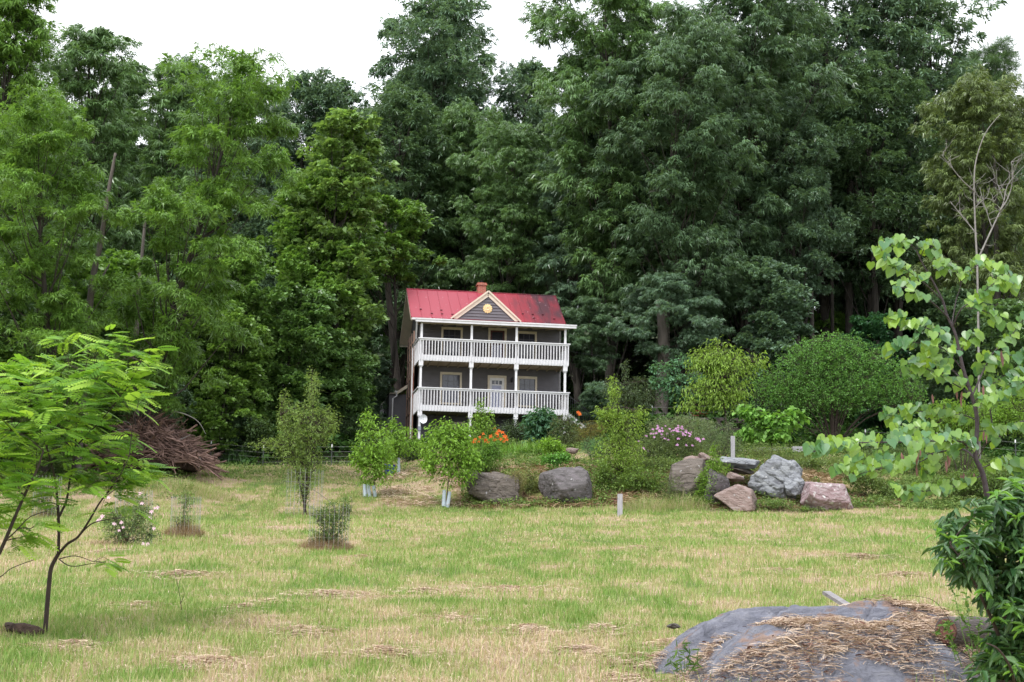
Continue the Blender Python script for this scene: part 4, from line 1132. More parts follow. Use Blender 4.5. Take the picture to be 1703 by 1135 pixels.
# ------------------------------------------------------------------ boulders
def ico(sub):
    bm_ = __import__("bmesh").new(); __import__("bmesh").ops.create_icosphere(bm_, subdivisions=sub, radius=1)
    V = np.array([v.co[:] for v in bm_.verts]); F = np.array([[v.index for v in f.verts] for f in bm_.faces]); bm_.free(); return V, F
ICO = ico(6)
def rockmat(name, ca, cb, cc, streak=(1, 1, 4), pale=(.42, .41, .42), pthr=.66, fs=2.2):
    m, nt, nd, lk = mat(name)
    tc = N(nd, "ShaderNodeTexCoord"); mp = N(nd, "ShaderNodeMapping"); mp.inputs["Scale"].default_value = streak; mp.inputs["Rotation"].default_value = (.3, .5, .2)
    lk.new(tc.outputs["Object"], mp.inputs[0])
    nz = N(nd, "ShaderNodeTexNoise"); nz.inputs["Scale"].default_value = fs; nz.inputs["Detail"].default_value = 12; nz.inputs["Roughness"].default_value = .72; nz.inputs["Distortion"].default_value = .6; lk.new(mp.outputs[0], nz.inputs["Vector"])
    rp = N(nd, "ShaderNodeValToRGB"); e = rp.color_ramp.elements; e[0].position = .30; e[0].color = (*ca, 1); e[1].position = .72; e[1].color = (*cc, 1); q = e.new(.5); q.color = (*cb, 1); lk.new(nz.outputs[0], rp.inputs[0])
    n2 = N(nd, "ShaderNodeTexNoise"); n2.inputs["Scale"].default_value = 4.5; n2.inputs["Detail"].default_value = 8; lk.new(tc.outputs["Object"], n2.inputs["Vector"])
    m2 = N(nd, "ShaderNodeMapRange"); m2.inputs["From Min"].default_value = pthr; m2.inputs["From Max"].default_value = pthr + .06; lk.new(n2.outputs[0], m2.inputs[0])
    mx = N(nd, "ShaderNodeMix", data_type="RGBA"); lk.new(m2.outputs[0], mx.inputs[0]); lk.new(rp.outputs[0], mx.inputs[6]); mx.inputs[7].default_value = (*pale, 1)
    p = N(nd, "ShaderNodeBsdfPrincipled"); setp(p, Roughness=.9); p.inputs["Specular IOR Level"].default_value = .22; lk.new(mx.outputs[2], p.inputs["Base Color"])
    bp = N(nd, "ShaderNodeBump"); bp.inputs["Strength"].default_value = 1.0; bp.inputs["Distance"].default_value = .08; lk.new(nz.outputs[0], bp.inputs["Height"]); lk.new(bp.outputs[0], p.inputs["Normal"])
    out(nd, lk, p.outputs[0]); return m
RK_DK = rockmat("dark_purplish_rock", (.055, .048, .05), (.125, .115, .115), (.20, .17, .19))
RK_BR = rockmat("brown_rock", (.06, .05, .045), (.13, .11, .095), (.21, .18, .16))
RK_GR = rockmat("blue_grey_rock", (.10, .10, .115), (.24, .25, .27), (.36, .37, .38), pale=(.5, .5, .5))
RK_PK = rockmat("pink_grey_rock", (.17, .10, .10), (.30, .22, .23), (.44, .39, .40), streak=(1, 3, 2), pale=(.55, .53, .52), pthr=.6)
RK_SL = rockmat("rusty_grey_slab", (.14, .09, .08), (.27, .20, .18), (.36, .31, .30), streak=(1.5, 1.5, 6))
def rock(px, py, d, wpx, hpx, dep, seed, m, label, tilt=(0, 0, 0), planes=14, rough=.05, strata=.0, group=None, cat="boulder", name="boulder", sharp=38.0, boxy=False):
    """a boulder whose visible middle is at px, py: random flat cuts, strata and pits"""
    rg = np.random.default_rng(seed); V, F = ICO
    pn = unit(rg.normal(0, 1, (planes, 3))); pd = rg.uniform(.5, .86, planes)
    if boxy:
        bx = np.array([[1, -.2, .1], [-1, -.1, .15], [.1, -1, .25], [-.15, -.3, 1], [.5, -.8, -.3], [-.6, -.7, .5]]) + rg.normal(0, .14, (6, 3))
        pn = np.concatenate([unit(bx), pn[:5]]); pd = np.concatenate([np.array([.62, .62, .55, .6, .72, .74]) + rg.normal(0, .02, 6), pd[:5] + .12])
    q = V @ pn.T; r = np.where(q > .05, pd / np.maximum(q, .05), 9)
    rr = -np.log(np.exp(-sharp * np.minimum(r, 2)).sum(1) + np.exp(-sharp * 1.0)) / sharp
    P = V * rr[:, None]
    P /= np.abs(P).max(0)
    hx, hz = wpx / FPX * d / 2, hpx / FPX * d / 2
    P = P * [hx, dep / 2, hz]
    s = (hx + hz) / 2
    nn = n3(P / s, 1.3, seed, 5)[:, None]; cr = np.abs(n3(P / s, 2.2, seed + 40, 4))[:, None]
    P = P + unit(V) * s * (nn * rough * 2.2 - np.maximum(0, .12 - cr) * rough * 8)
    if strata:
        u = unit(np.array([.25, .2, 1.0])); h = P @ u; k = np.sin(h / s * 16 + n3(P / s, 1.0, seed + 3, 3) * 3); P = P + unit(V) * (k[:, None] > .3) * strata * s * .5
    from mathutils import Euler
    d = d - (.9 if d > 50 else 0)
    Rm = np.array(Euler([R_(a) for a in tilt]).to_matrix()); P = P @ Rm.T
    c = at(px, py, d)
    o = mesh_np(name, P, F, m, smooth=True); o.location = c
    return tag(o, label, cat, group)
rock(825, 814, 60.3, 88, 62, 1.7, 4, RK_BR, boxy=True, label= "brown boulder at the left end of the boulder row", tilt=(0, 8, 10), rough=.07, strata=.03)
rock(789, 805, 60.6, 34, 48, .8, 61, RK_BR, "small dark rock tucked behind the leftmost boulder", rough=.07)
rock(945, 805, 60.2, 94, 82, 1.9, 23, RK_DK, boxy=True, label= "big square dark purplish boulder beside the bright green shrub", tilt=(0, 0, 5), planes=7, rough=.05)
rock(1145, 797, 60.6, 72, 80, 1.5, 9, RK_BR, boxy=True, label= "rounded brown boulder half hidden by weeds left of the green sprout", tilt=(0, -5, 0), rough=.06)
rock(1155, 768, 61.4, 44, 18, .9, 14, RK_SL, "low rusty slab lying on top of the rounded brown boulder", tilt=(0, 6, 0), rough=.05)
rock(1177, 764, 61.2, 38, 15, .7, 19, RK_SL, "narrow pointed reddish stone between two slabs", tilt=(0, 18, 0))
rock(1190, 812, 60.0, 46, 66, .9, 71, RK_DK, "dark rock in shadow behind the green sprout", rough=.07)
rock(1230, 769, 61.3, 70, 19, 1.5, 33, RK_GR, boxy=True, label= "flat grey slab bridging the gap between boulders", tilt=(6, 5, 0), strata=.05, planes=6)
rock(1226, 782, 61.4, 58, 12, 1.2, 34, RK_BR, "thin dark slab directly under the flat grey slab", tilt=(4, 6, 0), strata=.05)
rock(1222, 794, 60.7, 32, 15, .7, 37, RK_SL, "small rusty stone in the hollow under the slabs", tilt=(0, 20, 0))
rock(1231, 832, 59.2, 84, 48, 1.6, 45, RK_SL, "broad rusty grey slab tilting down to the grass", tilt=(14, 18, 0), strata=.04, planes=6, rough=.03)
rock(1297, 793, 60.6, 84, 76, 1.7, 52, RK_GR, boxy=True, label= "cracked blue grey boulder with many facets", tilt=(0, 24, 0), strata=.10, rough=.08, planes=12)
rock(1320, 806, 60.2, 46, 50, 1.1, 53, RK_GR, "smaller grey rock against the cracked boulder's right side", tilt=(0, 30, 0), strata=.08, rough=.08)
rock(1376, 824, 59.5, 94, 62, 1.7, 66, RK_PK, boxy=True, label= "pinkish grey boulder with a flat face at the right end of the row", tilt=(0, 12, 0), planes=8, rough=.05, strata=.03)
rock(952, 705 + 45, 64.5, 22, 12, .5, 77, RK_SL, "small reddish stone on the bank behind the square boulder")
# the great flat outcrop close to the camera
nxx = 260; uu, vv = np.meshgrid(np.linspace(-1, 1, nxx), np.linspace(-1, 1, nxx)); uu, vv = uu.ravel(), vv.ravel()
FX, FY = FORE[0], FORE[1]
Xr = FX + uu * 1.75; Yr = FY + vv * 1.45
th_ = np.arctan2(vv, uu); rim = .86 + .07 * np.sin(th_ * 3 + 1) + .05 * np.sin(th_ * 5) + (fbm(th_ * 1.5 + 9, th_ * 0 + 1, 4) - .5) * .12
rad = np.sqrt(uu ** 2 + vv ** 2) / rim
prof = np.where(rad < 1, (1 - rad ** 3.2) ** .8, 0) - np.clip(rad - 1, 0, 1) * .6
ledge = fbm(uu * 2.2 + vv * .9 + 5, vv * 3.4 - uu * .7, 12, 4)
lq = ledge * 8; stepz = (np.floor(lq) + np.clip((lq - np.floor(lq)) * 5, 0, 1)) / 8 * .34 + ledge * .03
crk = np.zeros(len(uu)); rgc = np.random.default_rng(8)
for _ in range(11):
    a_ = rgc.normal(.35, .5) + (1.5 if rgc.random() < .3 else 0); off_ = rgc.uniform(-.8, .8); w_ = uu * math.sin(a_) + vv * math.cos(a_) - off_ + (fbm(uu * 2.5 + _, vv * 2.5, 30 + _, 4) - .5) * .25
    al = uu * math.cos(a_) - vv * math.sin(a_); seg = (al > rgc.uniform(-1, -.1)) & (al < rgc.uniform(.1, 1)); crk = np.minimum(crk, -np.clip(1 - np.abs(w_) / .016, 0, 1) * seg * .05)
Zr = terr(Xr, Yr) * .5 + (terr(np.array([FX]), np.array([FY]))[0]) * .5 - .06 + prof * (.43 + .13 * np.clip(vv + .3, 0, 1) - .07 * uu) + (stepz - .12) * np.clip(prof, 0, 1) * np.clip(1.4 - (vv * .8 - uu * .55 + .55), .12, 1) + (fbm(uu * 9, vv * 9, 15, 4) - .5) * .05 + (fbm(uu * 30, vv * 30, 16, 3) - .5) * .016 + crk
i0 = (np.arange(nxx - 1)[:, None] * nxx + np.arange(nxx - 1)[None]).ravel()
Fr = np.stack([i0, i0 + 1, i0 + nxx + 1, i0 + nxx], 1); keep = (rad[Fr] < 1.25).all(1); Fr = Fr[keep]
usedv = np.unique(Fr); remap = -np.ones(len(uu), int); remap[usedv] = np.arange(len(usedv))
RK_F = rockmat("slate_outcrop", (.12, .125, .155), (.205, .21, .255), (.31, .31, .345), streak=(1.5, 3, 3), pale=(.28, .20, .17), pthr=.57, fs=3.2)
fo = mesh_np("outcrop", np.stack([Xr, Yr, Zr], 1)[usedv], remap[Fr], RK_F, smooth=True, off=FORE); fo.location = FORE
tag(fo, "broad flat slate grey rock strewn with hay in the near right corner", "rock")
# a sheet of hay caught in its hollows
rg = np.random.default_rng(6)
def rock_z(x, y):
    iu = np.clip(((x - FX) / 1.75 + 1) / 2 * (nxx - 1), 0, nxx - 1).astype(int); iv = np.clip(((y - FY) / 1.45 + 1) / 2 * (nxx - 1), 0, nxx - 1).astype(int)
    return Zr[iv * nxx + iu]
def strands(name, X, Y, Z, L, W, seed, m, lay=.25, label=None, kind="stuff", parent=None):
    rg = np.random.default_rng(seed); n = len(X); a = rg.normal(.4, 1.3, n) + math.pi * (rg.random(n) < .5); k = 5
    t = np.linspace(0, 1, k)[None, :, None]; l = (L * rg.uniform(.4, 1.5, n))[:, None, None]
    d = np.stack([np.cos(a), np.sin(a), rg.normal(.02, lay * .6, n)], 1)[:, None]; s = np.stack([-np.sin(a), np.cos(a), 0 * a], 1)[:, None]
    cv = rg.normal(0, .3, n)[:, None, None]; B = np.stack([X, Y, Z], 1)[:, None]
    C = B + d * l * (t - .5) + s * l * cv * (t - .5) ** 2 + np.array([0, 0, 1.0]) * l * np.abs(rg.normal(0, lay, n))[:, None, None] * t * (1 - t)
    w = (W * rg.uniform(.6, 1.4, n))[:, None, None]; nrm = rg.normal(0, .6, n)[:, None, None]
    sd = s + UPV * nrm
    V = np.concatenate([C - sd * w / 2, C + sd * w / 2], 1).reshape(-1, 3)
    b = (np.arange(n) * 2 * k)[:, None, None]; q = np.arange(k - 1)[None, :, None]
    F = (b + q + np.array([0, 1, k + 1, k])[None, None]).reshape(-1, 4)
    o = mesh_np(name, V, F, m, parent, rnd=np.repeat(rg.random(n), 2 * k))
    if label: tag(o, label, "hay", kind=kind)
    return o
n = 52000; u = rg.uniform(-1, 1, n); v = rg.uniform(-1, 1, n); x = FX + u * 1.75; y = FY + v * 1.45
ml = fbm(u * 2.6 + 3, v * 3.4 + u, 71, 5); bare = np.exp(-(((u + .45) / .48) ** 2 + ((v - .42) / .5) ** 2)) + .6 * np.exp(-(((u - .0) / .25) ** 2 + ((v + .1) / .16) ** 2))
k = (ml + .16 * np.clip(np.sqrt(u * u + v * v) - .5, 0, 1) - bare * .62 > .42 + rg.normal(0, .02, n)) & (u * u + v * v < 1.25)
x, y = x[k], y[k]; z = np.maximum(rock_z(x, y), terr(x, y)) + rg.uniform(.003, .045, len(x))
strands("hay_on_rock", x, y, z, .13, .0032, 5, M_HAY, label="tangled dry hay lying over the flat grey rock")
k = rg.random(len(x)) < .16
strands("litter_on_rock", x[k] + rg.normal(0, .05, k.sum()), y[k], z[k], .05, .007, 8, plain("brown_litter", (.13, .06, .045), .9, .4, 20), label="reddish brown leaf litter caught on the flat grey rock")
# matted hay left by the mower
MX = []; MY = []; MZ = []
for i, (mx_, my_, md, mw, mh) in enumerate([(548, 992, 19.8, 100, .35), (445, 1012, 18.2, 60, .4), (500, 1062, 15.2, 70, .3), (402, 1022, 17.4, 50, .4), (850, 976, 21.5, 110, .4), (705, 982, 20.8, 60, .3), (235, 1012, 17.6, 60, .3), (1290, 940, 26, 90, .5), (1060, 905, 32, 60, .6), (960, 1090, 14, 80, .3), (640, 1100, 13.6, 120, .25), (1000, 1040, 16, 70, .3), (300, 960, 22.6, 90, .4), (120, 1085, 14, 70, .25), (760, 1030, 16.8, 80, .3), (1500, 950, 25, 110, .4), (1430, 915, 30, 80, .5), (1120, 1060, 14.6, 110, .35), (180, 930, 28, 110, .4), (600, 935, 27.5, 100, .4), (880, 1050, 15.6, 60, .3), (350, 1110, 13, 100, .3)]):
    g_ = gp(mx_, md); n_ = int(500 + mw * 7); a_ = rg.uniform(0, 6.283, n_); q_ = np.abs(rg.normal(0, .95, n_)); xx = g_[0] + np.cos(a_) * q_ * mw / FPX * md * .5; yy = g_[1] + np.sin(a_) * q_ * mh
    MX.append(xx); MY.append(yy); MZ.append(terr(xx, yy) + .025 + np.clip(1 - q_, 0, 1) * rg.random(n_) * .045)
strands("matted_hay", np.concatenate(MX), np.concatenate(MY), np.concatenate(MZ), .15, .0045, 18, M_HAY, .2, "matted clumps of pinkish dry hay left on the mown meadow")
# the leaning bar and the old log beside it
b0 = at(1374, 986, 13.9); b1 = at(1418, 1013, 13.3)
mb = MB(); mb.bar(b0, b1, .07, .03); mb.bar(b0 * .98 + b1 * .02 + UPV * .012, b1 * .99 + b0 * .01 + UPV * .012, .008, .006)
o = mb.build("metal_bar", plain("dull_metal", (.26, .24, .25), .5, .3, 20, metal=.4), off=b0); o.location = b0; tag(o, "dull grey metal bar sticking up from the hay on the rock", "bar")
l0 = at(1574, 1050, 11.8); l1 = at(1660, 1054, 12.2)
lg = thing("log", "short rusty brown log lying beside the dark leafed bush", "log", l0)
mb = MB(); mb.tube(smooth_poly([l0, (l0 + l1) / 2 + UPV * .01, l1], 4), [.105, .11, .108, .11, .112, .11, .11, .11, .11], 18); mb.build("bark", plain("old_bark", (.10, .085, .08), .9, .4, 5, bump=.9, stretch=(1, 1, 5)), lg, off=l0, smooth=True)
ax = unit(l1 - l0); mb = MB(); mb.tube([l0 - ax * .006, l0 + ax * .004], [.09, .096], 18); mb.tube([l0 - ax * .012, l0 - ax * .002], [.05, .07], 12); mb.build("cut_end", plain("rusty_end", (.11, .048, .035), .85, .5, 12, bump=.5), lg, off=l0)

rock(38, 1046, 14.8, 80, 24, .35, 81, plain("dark_earth", (.07, .045, .035), .95, .5, 12, bump=1), "dark earthy clump at the foot of the forked ferny sapling", rough=.12, cat="clod", name="earth_clod")
rock(1119, 1041, 15.6, 26, 9, .15, 82, plain("grey_earth", (.09, .08, .075), .95, .5, 12, bump=1), "small dark clod in the hay left of the flat rock", rough=.12, cat="clod", name="earth_clod")
# ------------------------------------------------------------------ trees of the meadow and garden
G1 = (.20, .36, .05); G2 = (.15, .28, .05); GY = (.29, .37, .06); GG = (.15, .21, .10); GB = (.12, .22, .12)
shrub("young_plum_tree", "slender plum tree with upright shoots inside the tall wire cage", "tree", 506, 53,
      [(500, 715, 34, 50), (522, 655, 11, 48), (472, 690, 10, 42), (535, 710, 22, 35), (505, 775, 30, 32), (450, 738, 30, 10), (505, 815, 14, 22), (548, 700, 14, 26), (490, 745, 34, 30)], 2000, .085, LANCE, (.22, .32, .10), per=5, hang=.25, stem_r=.035, stems=5, hubs=10)
shrub("caged_shrub", "low dark green shrub in a wire cage, nearest of the caged plants", "shrub", 545, 31,
      [(552, 865, 24, 30), (545, 895, 28, 18), (576, 842, 9, 16), (530, 862, 8, 14)], 620, .05, LANCE, (.10, .17, .05), per=4, stem_r=.012, stems=5)
shrub("rose_bush", "pink flowered rose bush sprawling behind the ferny sapling", "rose bush", 208, 31,
      [(205, 885, 38, 24), (232, 855, 26, 34), (190, 860, 20, 22), (250, 890, 18, 14)], 900, .045, LANCEW, (.13, .20, .08), per=4, stem_r=.010, stems=9)
shrub("caged_sapling", "thin sprout rising from the brown clump in a wire cage", "shrub", 307, 34,
      [(308, 838, 9, 26), (305, 868, 20, 16)], 170, .045, LANCEW, (.13, .20, .07), per=4, stem_r=.010, stems=4)
shrub("caged_bush", "grey leaved bush in the cage farthest left on the meadow", "shrub", 75, 50,
      [(72, 830, 18, 24), (85, 850, 14, 14)], 260, .06, LANCE, (.13, .17, .10), per=4, stem_r=.014, stems=5)
TUB = plain("tree_guard_plastic", (.42, .48, .55), .5, .08, 6)
def guard_tree(name, label, px, d, ells, n, guards, glabels, col=G1, leaf=.12):
    t = shrub(name, label, "tree", px, d, ells, int(n * 1.35), leaf, LANCEW, col, per=4, hang=.7, stem_r=.022, foot=at(guards[0][0], guards[0][2], d), spreadn=.5)
    for (x0, y0, y1, x1), gl in zip(guards, glabels):
        b = at(x0, y1, d); mb = MB(); tpt = at(x1, y0, d)
        mb.tube([b - UPV * .1, b, tpt], [.075, .075, .065], 12, True); o = mb.build("tree_guard", TUB, off=b, smooth=False); o.location = b
        tag(o, gl, "tree guard", "pale plastic tree guards")
guard_tree("pawpaw_tree", "bright green young tree with three pale guards at its foot", 627, 60,
           [(622, 745, 34, 42), (612, 702, 12, 20), (628, 780, 32, 30), (600, 765, 18, 20)], 620, [(627, 808, 843, 621), (617, 806, 838, 612), (607, 806, 822, 606)],
           ["nearest of the three leaning pale guards under the left young tree", "middle of the three leaning pale guards under the left young tree", "shortest and leftmost pale guard under the left young tree"])
guard_tree("pawpaw_tree", "bright green young tree behind, beside the blue bucket", 663, 66,
           [(665, 735, 32, 26), (655, 706, 10, 14), (650, 745, 16, 20), (690, 740, 14, 16)], 420, [(663, 762, 797, 663)], ["pale guard round the trunk beside the blue bucket"])
guard_tree("pawpaw_tree", "bushy bright green young tree just left of the boulders", 742, 58.5,
           [(745, 745, 42, 36), (765, 782, 30, 26), (738, 715, 26, 16), (715, 770, 14, 22), (770, 720, 20, 16), (780, 760, 24, 20)], 900, [(743, 818, 851, 748), (738, 815, 838, 739)],
           ["front pale guard under the young tree left of the boulders", "rear pale guard under the young tree left of the boulders"])
shrub("young_pear_tree", "narrow bright green young tree before the door side post of the porch", "tree", 800, 69,
      [(800, 676, 7, 14), (802, 695, 20, 14), (800, 712, 24, 14)], 320, .13, LANCEW, (.20, .34, .06), hang=.5, stem_r=.02)
shrub("yellow_tipped_sapling", "tall narrow sapling with yellow green tips above the stony bank", "tree", 1030, 61.2,
      [(1021, 650, 9, 26), (1022, 690, 20, 22), (1035, 710, 34, 26), (1030, 752, 40, 30), (1062, 690, 16, 16), (1000, 690, 14, 14), (1040, 785, 26, 22)], 1500, .11, LANCE, (.25, .38, .075), per=4, hang=.5, stem_r=.03)
shrub("peach_tree", "yellow green drooping leafed tree in the middle of the garden", "tree", 1213, 69,
      [(1188, 590, 30, 24), (1160, 600, 18, 18), (1205, 610, 38, 26), (1180, 645, 44, 24), (1150, 675, 26, 10), (1235, 612, 22, 18), (1262, 600, 14, 14), (1200, 668, 36, 16), (1225, 650, 24, 20)], 1150, .16, LANCE, (.26, .40, .08), per=4, hang=.9, stem_r=.045, hubs=12)
shrub("dogwood_tree", "bluish green layered small tree behind the yellow green one", "tree", 1128, 74,
      [(1108, 612, 28, 7), (1135, 600, 18, 8), (1125, 632, 44, 9), (1100, 640, 20, 8), (1130, 655, 34, 12), (1160, 640, 20, 20)], 800, .15, LANCEW, (.13, .27, .15), per=4, hang=.25, stem_r=.04)
shrub("grey_green_shrub", "grey green shrub with one tall tip right of the iron railing", "shrub", 1045, 74,
      [(1050, 655, 40, 30), (1040, 614, 6, 14), (1025, 650, 22, 26), (1075, 668, 22, 20)], 900, .12, LANCE, (.11, .16, .085), per=4, stem_r=.03, stems=4)
shrub("small_redbud", "small bright green wide leafed tree above the grey slab", "tree", 1283, 66.5,
      [(1247, 684, 20, 9), (1265, 697, 26, 12), (1300, 700, 26, 10), (1322, 690, 16, 8), (1245, 722, 20, 8), (1285, 722, 30, 12)], 420, .19, HEART, (.17, .34, .07), per=3, hang=.7, stem_r=.025)
shrub("vase_shaped_bush", "large rounded vase shaped bush with many stems from one foot", "bush", 1385, 72,
      [(1382, 600, 92, 36), (1330, 640, 84, 42), (1300, 655, 60, 34), (1440, 640, 88, 42), (1390, 575, 56, 24), (1500, 655, 46, 38), (1385, 655, 110, 38), (1340, 590, 40, 22), (1450, 600, 50, 24)], 6500, .095, LANCEW, (.135, .29, .07), per=5, hang=.1, stems=26, stem_r=.035, spreadn=.6, hubs=16)
shrub("sage_clump", "grey green clump of tall stems right of the pink flowers", "shrub", 1200, 65.5,
      [(1195, 738, 28, 30), (1212, 720, 12, 24), (1175, 725, 22, 22), (1225, 745, 14, 18)], 900, .09, LANCEN, (.20, .27, .17), per=5, hang=-.5, stems=16, stem_r=.012)
pf = shrub("phlox_clump", "wide clump of weeds carrying pink flowers on the bank", "flowers", 1110, 64.5,
      [(1095, 740, 40, 26), (1130, 728, 36, 26), (1075, 755, 28, 18), (1150, 745, 26, 24), (1120, 765, 44, 14)], 1700, .085, LANCE, (.15, .21, .09), per=5, hang=-.1, stems=22, stem_r=.012)
def flowers(parent, pts, d, r, m, petals=6, seed=1, name="flower", dj=.5, up=.3):
    rg = np.random.default_rng(seed); off = np.array(parent.location)
    for x, y in pts:
        P = []; X = []; NN = []
        c = at(x, y, d + rg.uniform(-dj, dj)); P += [c] * petals; a = rg.uniform(0, 6)
        for i in range(petals):
            P[-1 - i] = c; b = a + 6.283 * i / petals; X.append([math.cos(b), -abs(math.sin(b)) * .4 + .2 * math.sin(b), math.sin(b) * .75 + up]); NN.append([0, -.8, .6])
        V, F, k = inst(t_lance(.55, .1, .2), np.array(P), np.array(X), np.array(NN) + rg.normal(0, .1, (len(P), 3)), r * rg.uniform(.65, 1.2) * rg.uniform(.85, 1.15, len(P)))
        mesh_np(name, V, F, m, parent, rnd=rg.random(len(V)), off=off)
M_PINK = rampmat("pink_petals", [(0, (.55, .22, .52)), (1, (.76, .48, .74))], .3)
M_PINKP = rampmat("pale_pink_petals", [(0, (.70, .45, .58)), (1, (.85, .68, .76))], .3)
M_ORNG = rampmat("orange_petals", [(0, (.78, .13, .02)), (1, (.88, .26, .06))], .3)
rg = np.random.default_rng(12)
fpts = [(1097 + rg.normal(0, 6), 714 + rg.normal(0, 4)) for _ in range(14)] + [(1118 + rg.normal(0, 8), 718 + rg.normal(0, 3)) for _ in range(8)] + [(1130 + rg.normal(0, 5), 716 + rg.normal(0, 4)) for _ in range(8)] + [(1147 + rg.normal(0, 4), 722 + rg.normal(0, 3)) for _ in range(6)] + [(1110 + rg.normal(0, 30), 724 + rg.normal(0, 8)) for _ in range(22)] + [(1162 + rg.normal(0, 3), 732 + rg.normal(0, 2)) for _ in range(8)] + [(1070, 746), (1072, 748), (1077, 750), (1092, 714), (1142, 741), (1151, 741), (1152, 742), (1083, 722), (1105, 730)]
flowers(pf, fpts, 63.8, .062, M_PINK, 5, 3)
rb = [o for o in COL.objects if o.name == "rose_bush"][0]
rpts = [(190, 872), (202, 870), (220, 910), (240, 906), (243, 909), (246, 905), (252, 852), (258, 846), (236, 838), (262, 845), (250, 863), (165, 866), (181, 828), (233, 822), (170, 860), (256, 880), (205, 878), (198, 883)]
flowers(rb, rpts, 30.4, .05, M_PINKP, 6, 5, dj=.3)
# daylilies: strappy leaves, orange flowers on stalks
def lilies(name, label, px, d, x0, x1, ytop, n, L, seed, pts=None, col=(.16, .30, .06)):
    rg = np.random.default_rng(seed); b = gp(px, d); o = thing(name, label, "flowers" if pts else "plant", b)
    xx = rg.uniform(x0, x1, n); dd = d + rg.uniform(-1.0, 1.0, n); X = (xx - CX) / FPX * dd
    k = 6; t = np.linspace(0, 1, k)[None, :, None]; a = rg.uniform(0, 6.283, n); H_ = np.stack([np.cos(a), np.sin(a), 0 * a], 1)[:, None]
    l = (L * rg.uniform(.6, 1.2, n))[:, None, None]; bend = rg.uniform(.3, .95, n)[:, None, None]
    C = np.stack([X, dd, terr(X, dd)], 1)[:, None] + UPV * l * (t - bend * t ** 2.6 * .8) + H_ * l * bend * t ** 2 * .8
    s = np.cross(H_, UPV) * (.014 * (1 - t ** 3) + .002)
    V = np.concatenate([C - s, C + s], 1).reshape(-1, 3); q = (np.arange(n) * 2 * k)[:, None, None] + np.arange(k - 1)[None, :, None]
    F = (q + np.array([0, 1, k + 1, k])[None, None]).reshape(-1, 4)
    f = mesh_np("foliage", V, F, M_LEAFN, o, rnd=np.repeat(rg.random(n), 2 * k), off=b); f.color = (*col, 1)
    if pts:
        mb = MB()
        for x, y in pts: 
            p = at(x, y, d - .8); mb.tube([np.array([p[0] + rg.normal(0, .1), p[1] + .1, T(p[0], p[1])]), p], [.008, .005], 4, False)
        mb.build("stalk", M_STALK, o, off=b); flowers(o, pts, d - .8, .12, M_ORNG, 6, seed, dj=.1)
    return o
M_STALK = plain("green_stalk", (.10, .17, .04), .7)
lilies("daylilies", "clump of orange daylilies in front of the porch", 812, 71, 782, 845, 745, 500, 1.0, 3, [(822, 713), (829, 718), (803, 722), (800, 728), (835, 720), (840, 727), (816, 727), (823, 733), (807, 733), (790, 732), (796, 735), (838, 735), (828, 727), (812, 737), (803, 750), (833, 731), (788, 736), (842, 732), (826, 722)])
lilies("daylilies", "single orange daylily beside the porch steps", 963, 75, 955, 972, 700, 60, 1.0, 5, [(962, 687), (964, 690)])
lilies("strappy_plants", "strappy leafed green plants along the foot of the porch bed", 875, 68, 835, 915, 760, 500, .8, 7)
lilies("strappy_plants", "tall grassy clump behind the lawn's end beside the drive", 396, 73, 378, 414, 740, 300, 1.1, 8, col=(.13, .24, .10))
shrub("round_dark_shrub", "round dark clipped shrub beneath the middle of the porch", "shrub", 855, 74, [(853, 722, 28, 20), (860, 738, 32, 14), (880, 735, 22, 18)], 1500, .09, LANCEW, (.075, .11, .06), per=5, stems=6, stem_r=.02, spreadn=.7)
shrub("broad_leaf_shrub", "tall broad leafed blue green plant under the porch's right half", "shrub", 898, 72.5, [(900, 690, 22, 8), (898, 705, 26, 16), (895, 728, 20, 16)], 420, .24, LANCEW, (.08, .18, .10), per=4, hang=.4, stem_r=.03)
shrub("olive_small_tree", "small olive green tree in front of the porch steps", "tree", 942, 71, [(938, 702, 20, 14), (935, 722, 24, 20), (952, 730, 14, 14)], 560, .09, LANCE, (.13, .17, .08), per=4, stem_r=.02)
shrub("tan_shrub", "yellow and tan shrub right of the porch steps", "shrub", 975, 72, [(970, 722, 22, 18), (992, 715, 20, 14), (960, 735, 20, 12)], 800, .09, LANCEN, (.26, .24, .10), per=5, hang=-.3, stems=10, stem_r=.012)
shrub("teal_shrub", "soft bluish green mound above the square boulder", "shrub", 985, 65, [(985, 745, 20, 15), (1000, 755, 16, 12)], 700, .07, LANCEN, (.15, .30, .16), per=5, hang=-.4, stems=8, stem_r=.01)
shrub("bright_shrub", "bright green leafy shrub in the bed above the square boulder", "shrub", 917, 66, [(915, 740, 18, 11), (925, 750, 16, 8)], 320, .12, LANCEW, G1, per=4, stems=5, stem_r=.012)
shrub("bright_shrub", "low bright green plant growing on top of the square boulder's left", "shrub", 925, 61.3, [(922, 764, 20, 8), (935, 759, 12, 5)], 300, .11, LANCEW, (.13, .30, .06), per=4, stems=4, stem_r=.01, foot=at(922, 770, 61.3))
shrub("green_sprout", "light green bushy sprout growing among the boulders", "shrub", 1182, 59, [(1188, 770, 12, 12), (1178, 800, 20, 20), (1172, 828, 18, 18), (1195, 780, 20, 8), (1187, 750, 6, 10)], 700, .085, LANCE, (.19, .33, .06), per=5, hang=-.3, stems=10, stem_r=.012)
shrub("leafy_mound", "lush green mound right of the young tree by the boulders", "shrub", 805, 63, [(805, 760, 24, 16), (822, 750, 14, 14), (790, 775, 20, 12)], 800, .10, LANCE, (.15, .29, .06), per=5, hang=0, stems=8, stem_r=.01)
shrub("dark_small_tree", "small dark leafed tree at the end of the gravel drive", "tree", 430, 72, [(430, 715, 20, 20), (425, 740, 16, 12)], 600, .12, LANCEW, (.075, .13, .045), per=5, stem_r=.02)
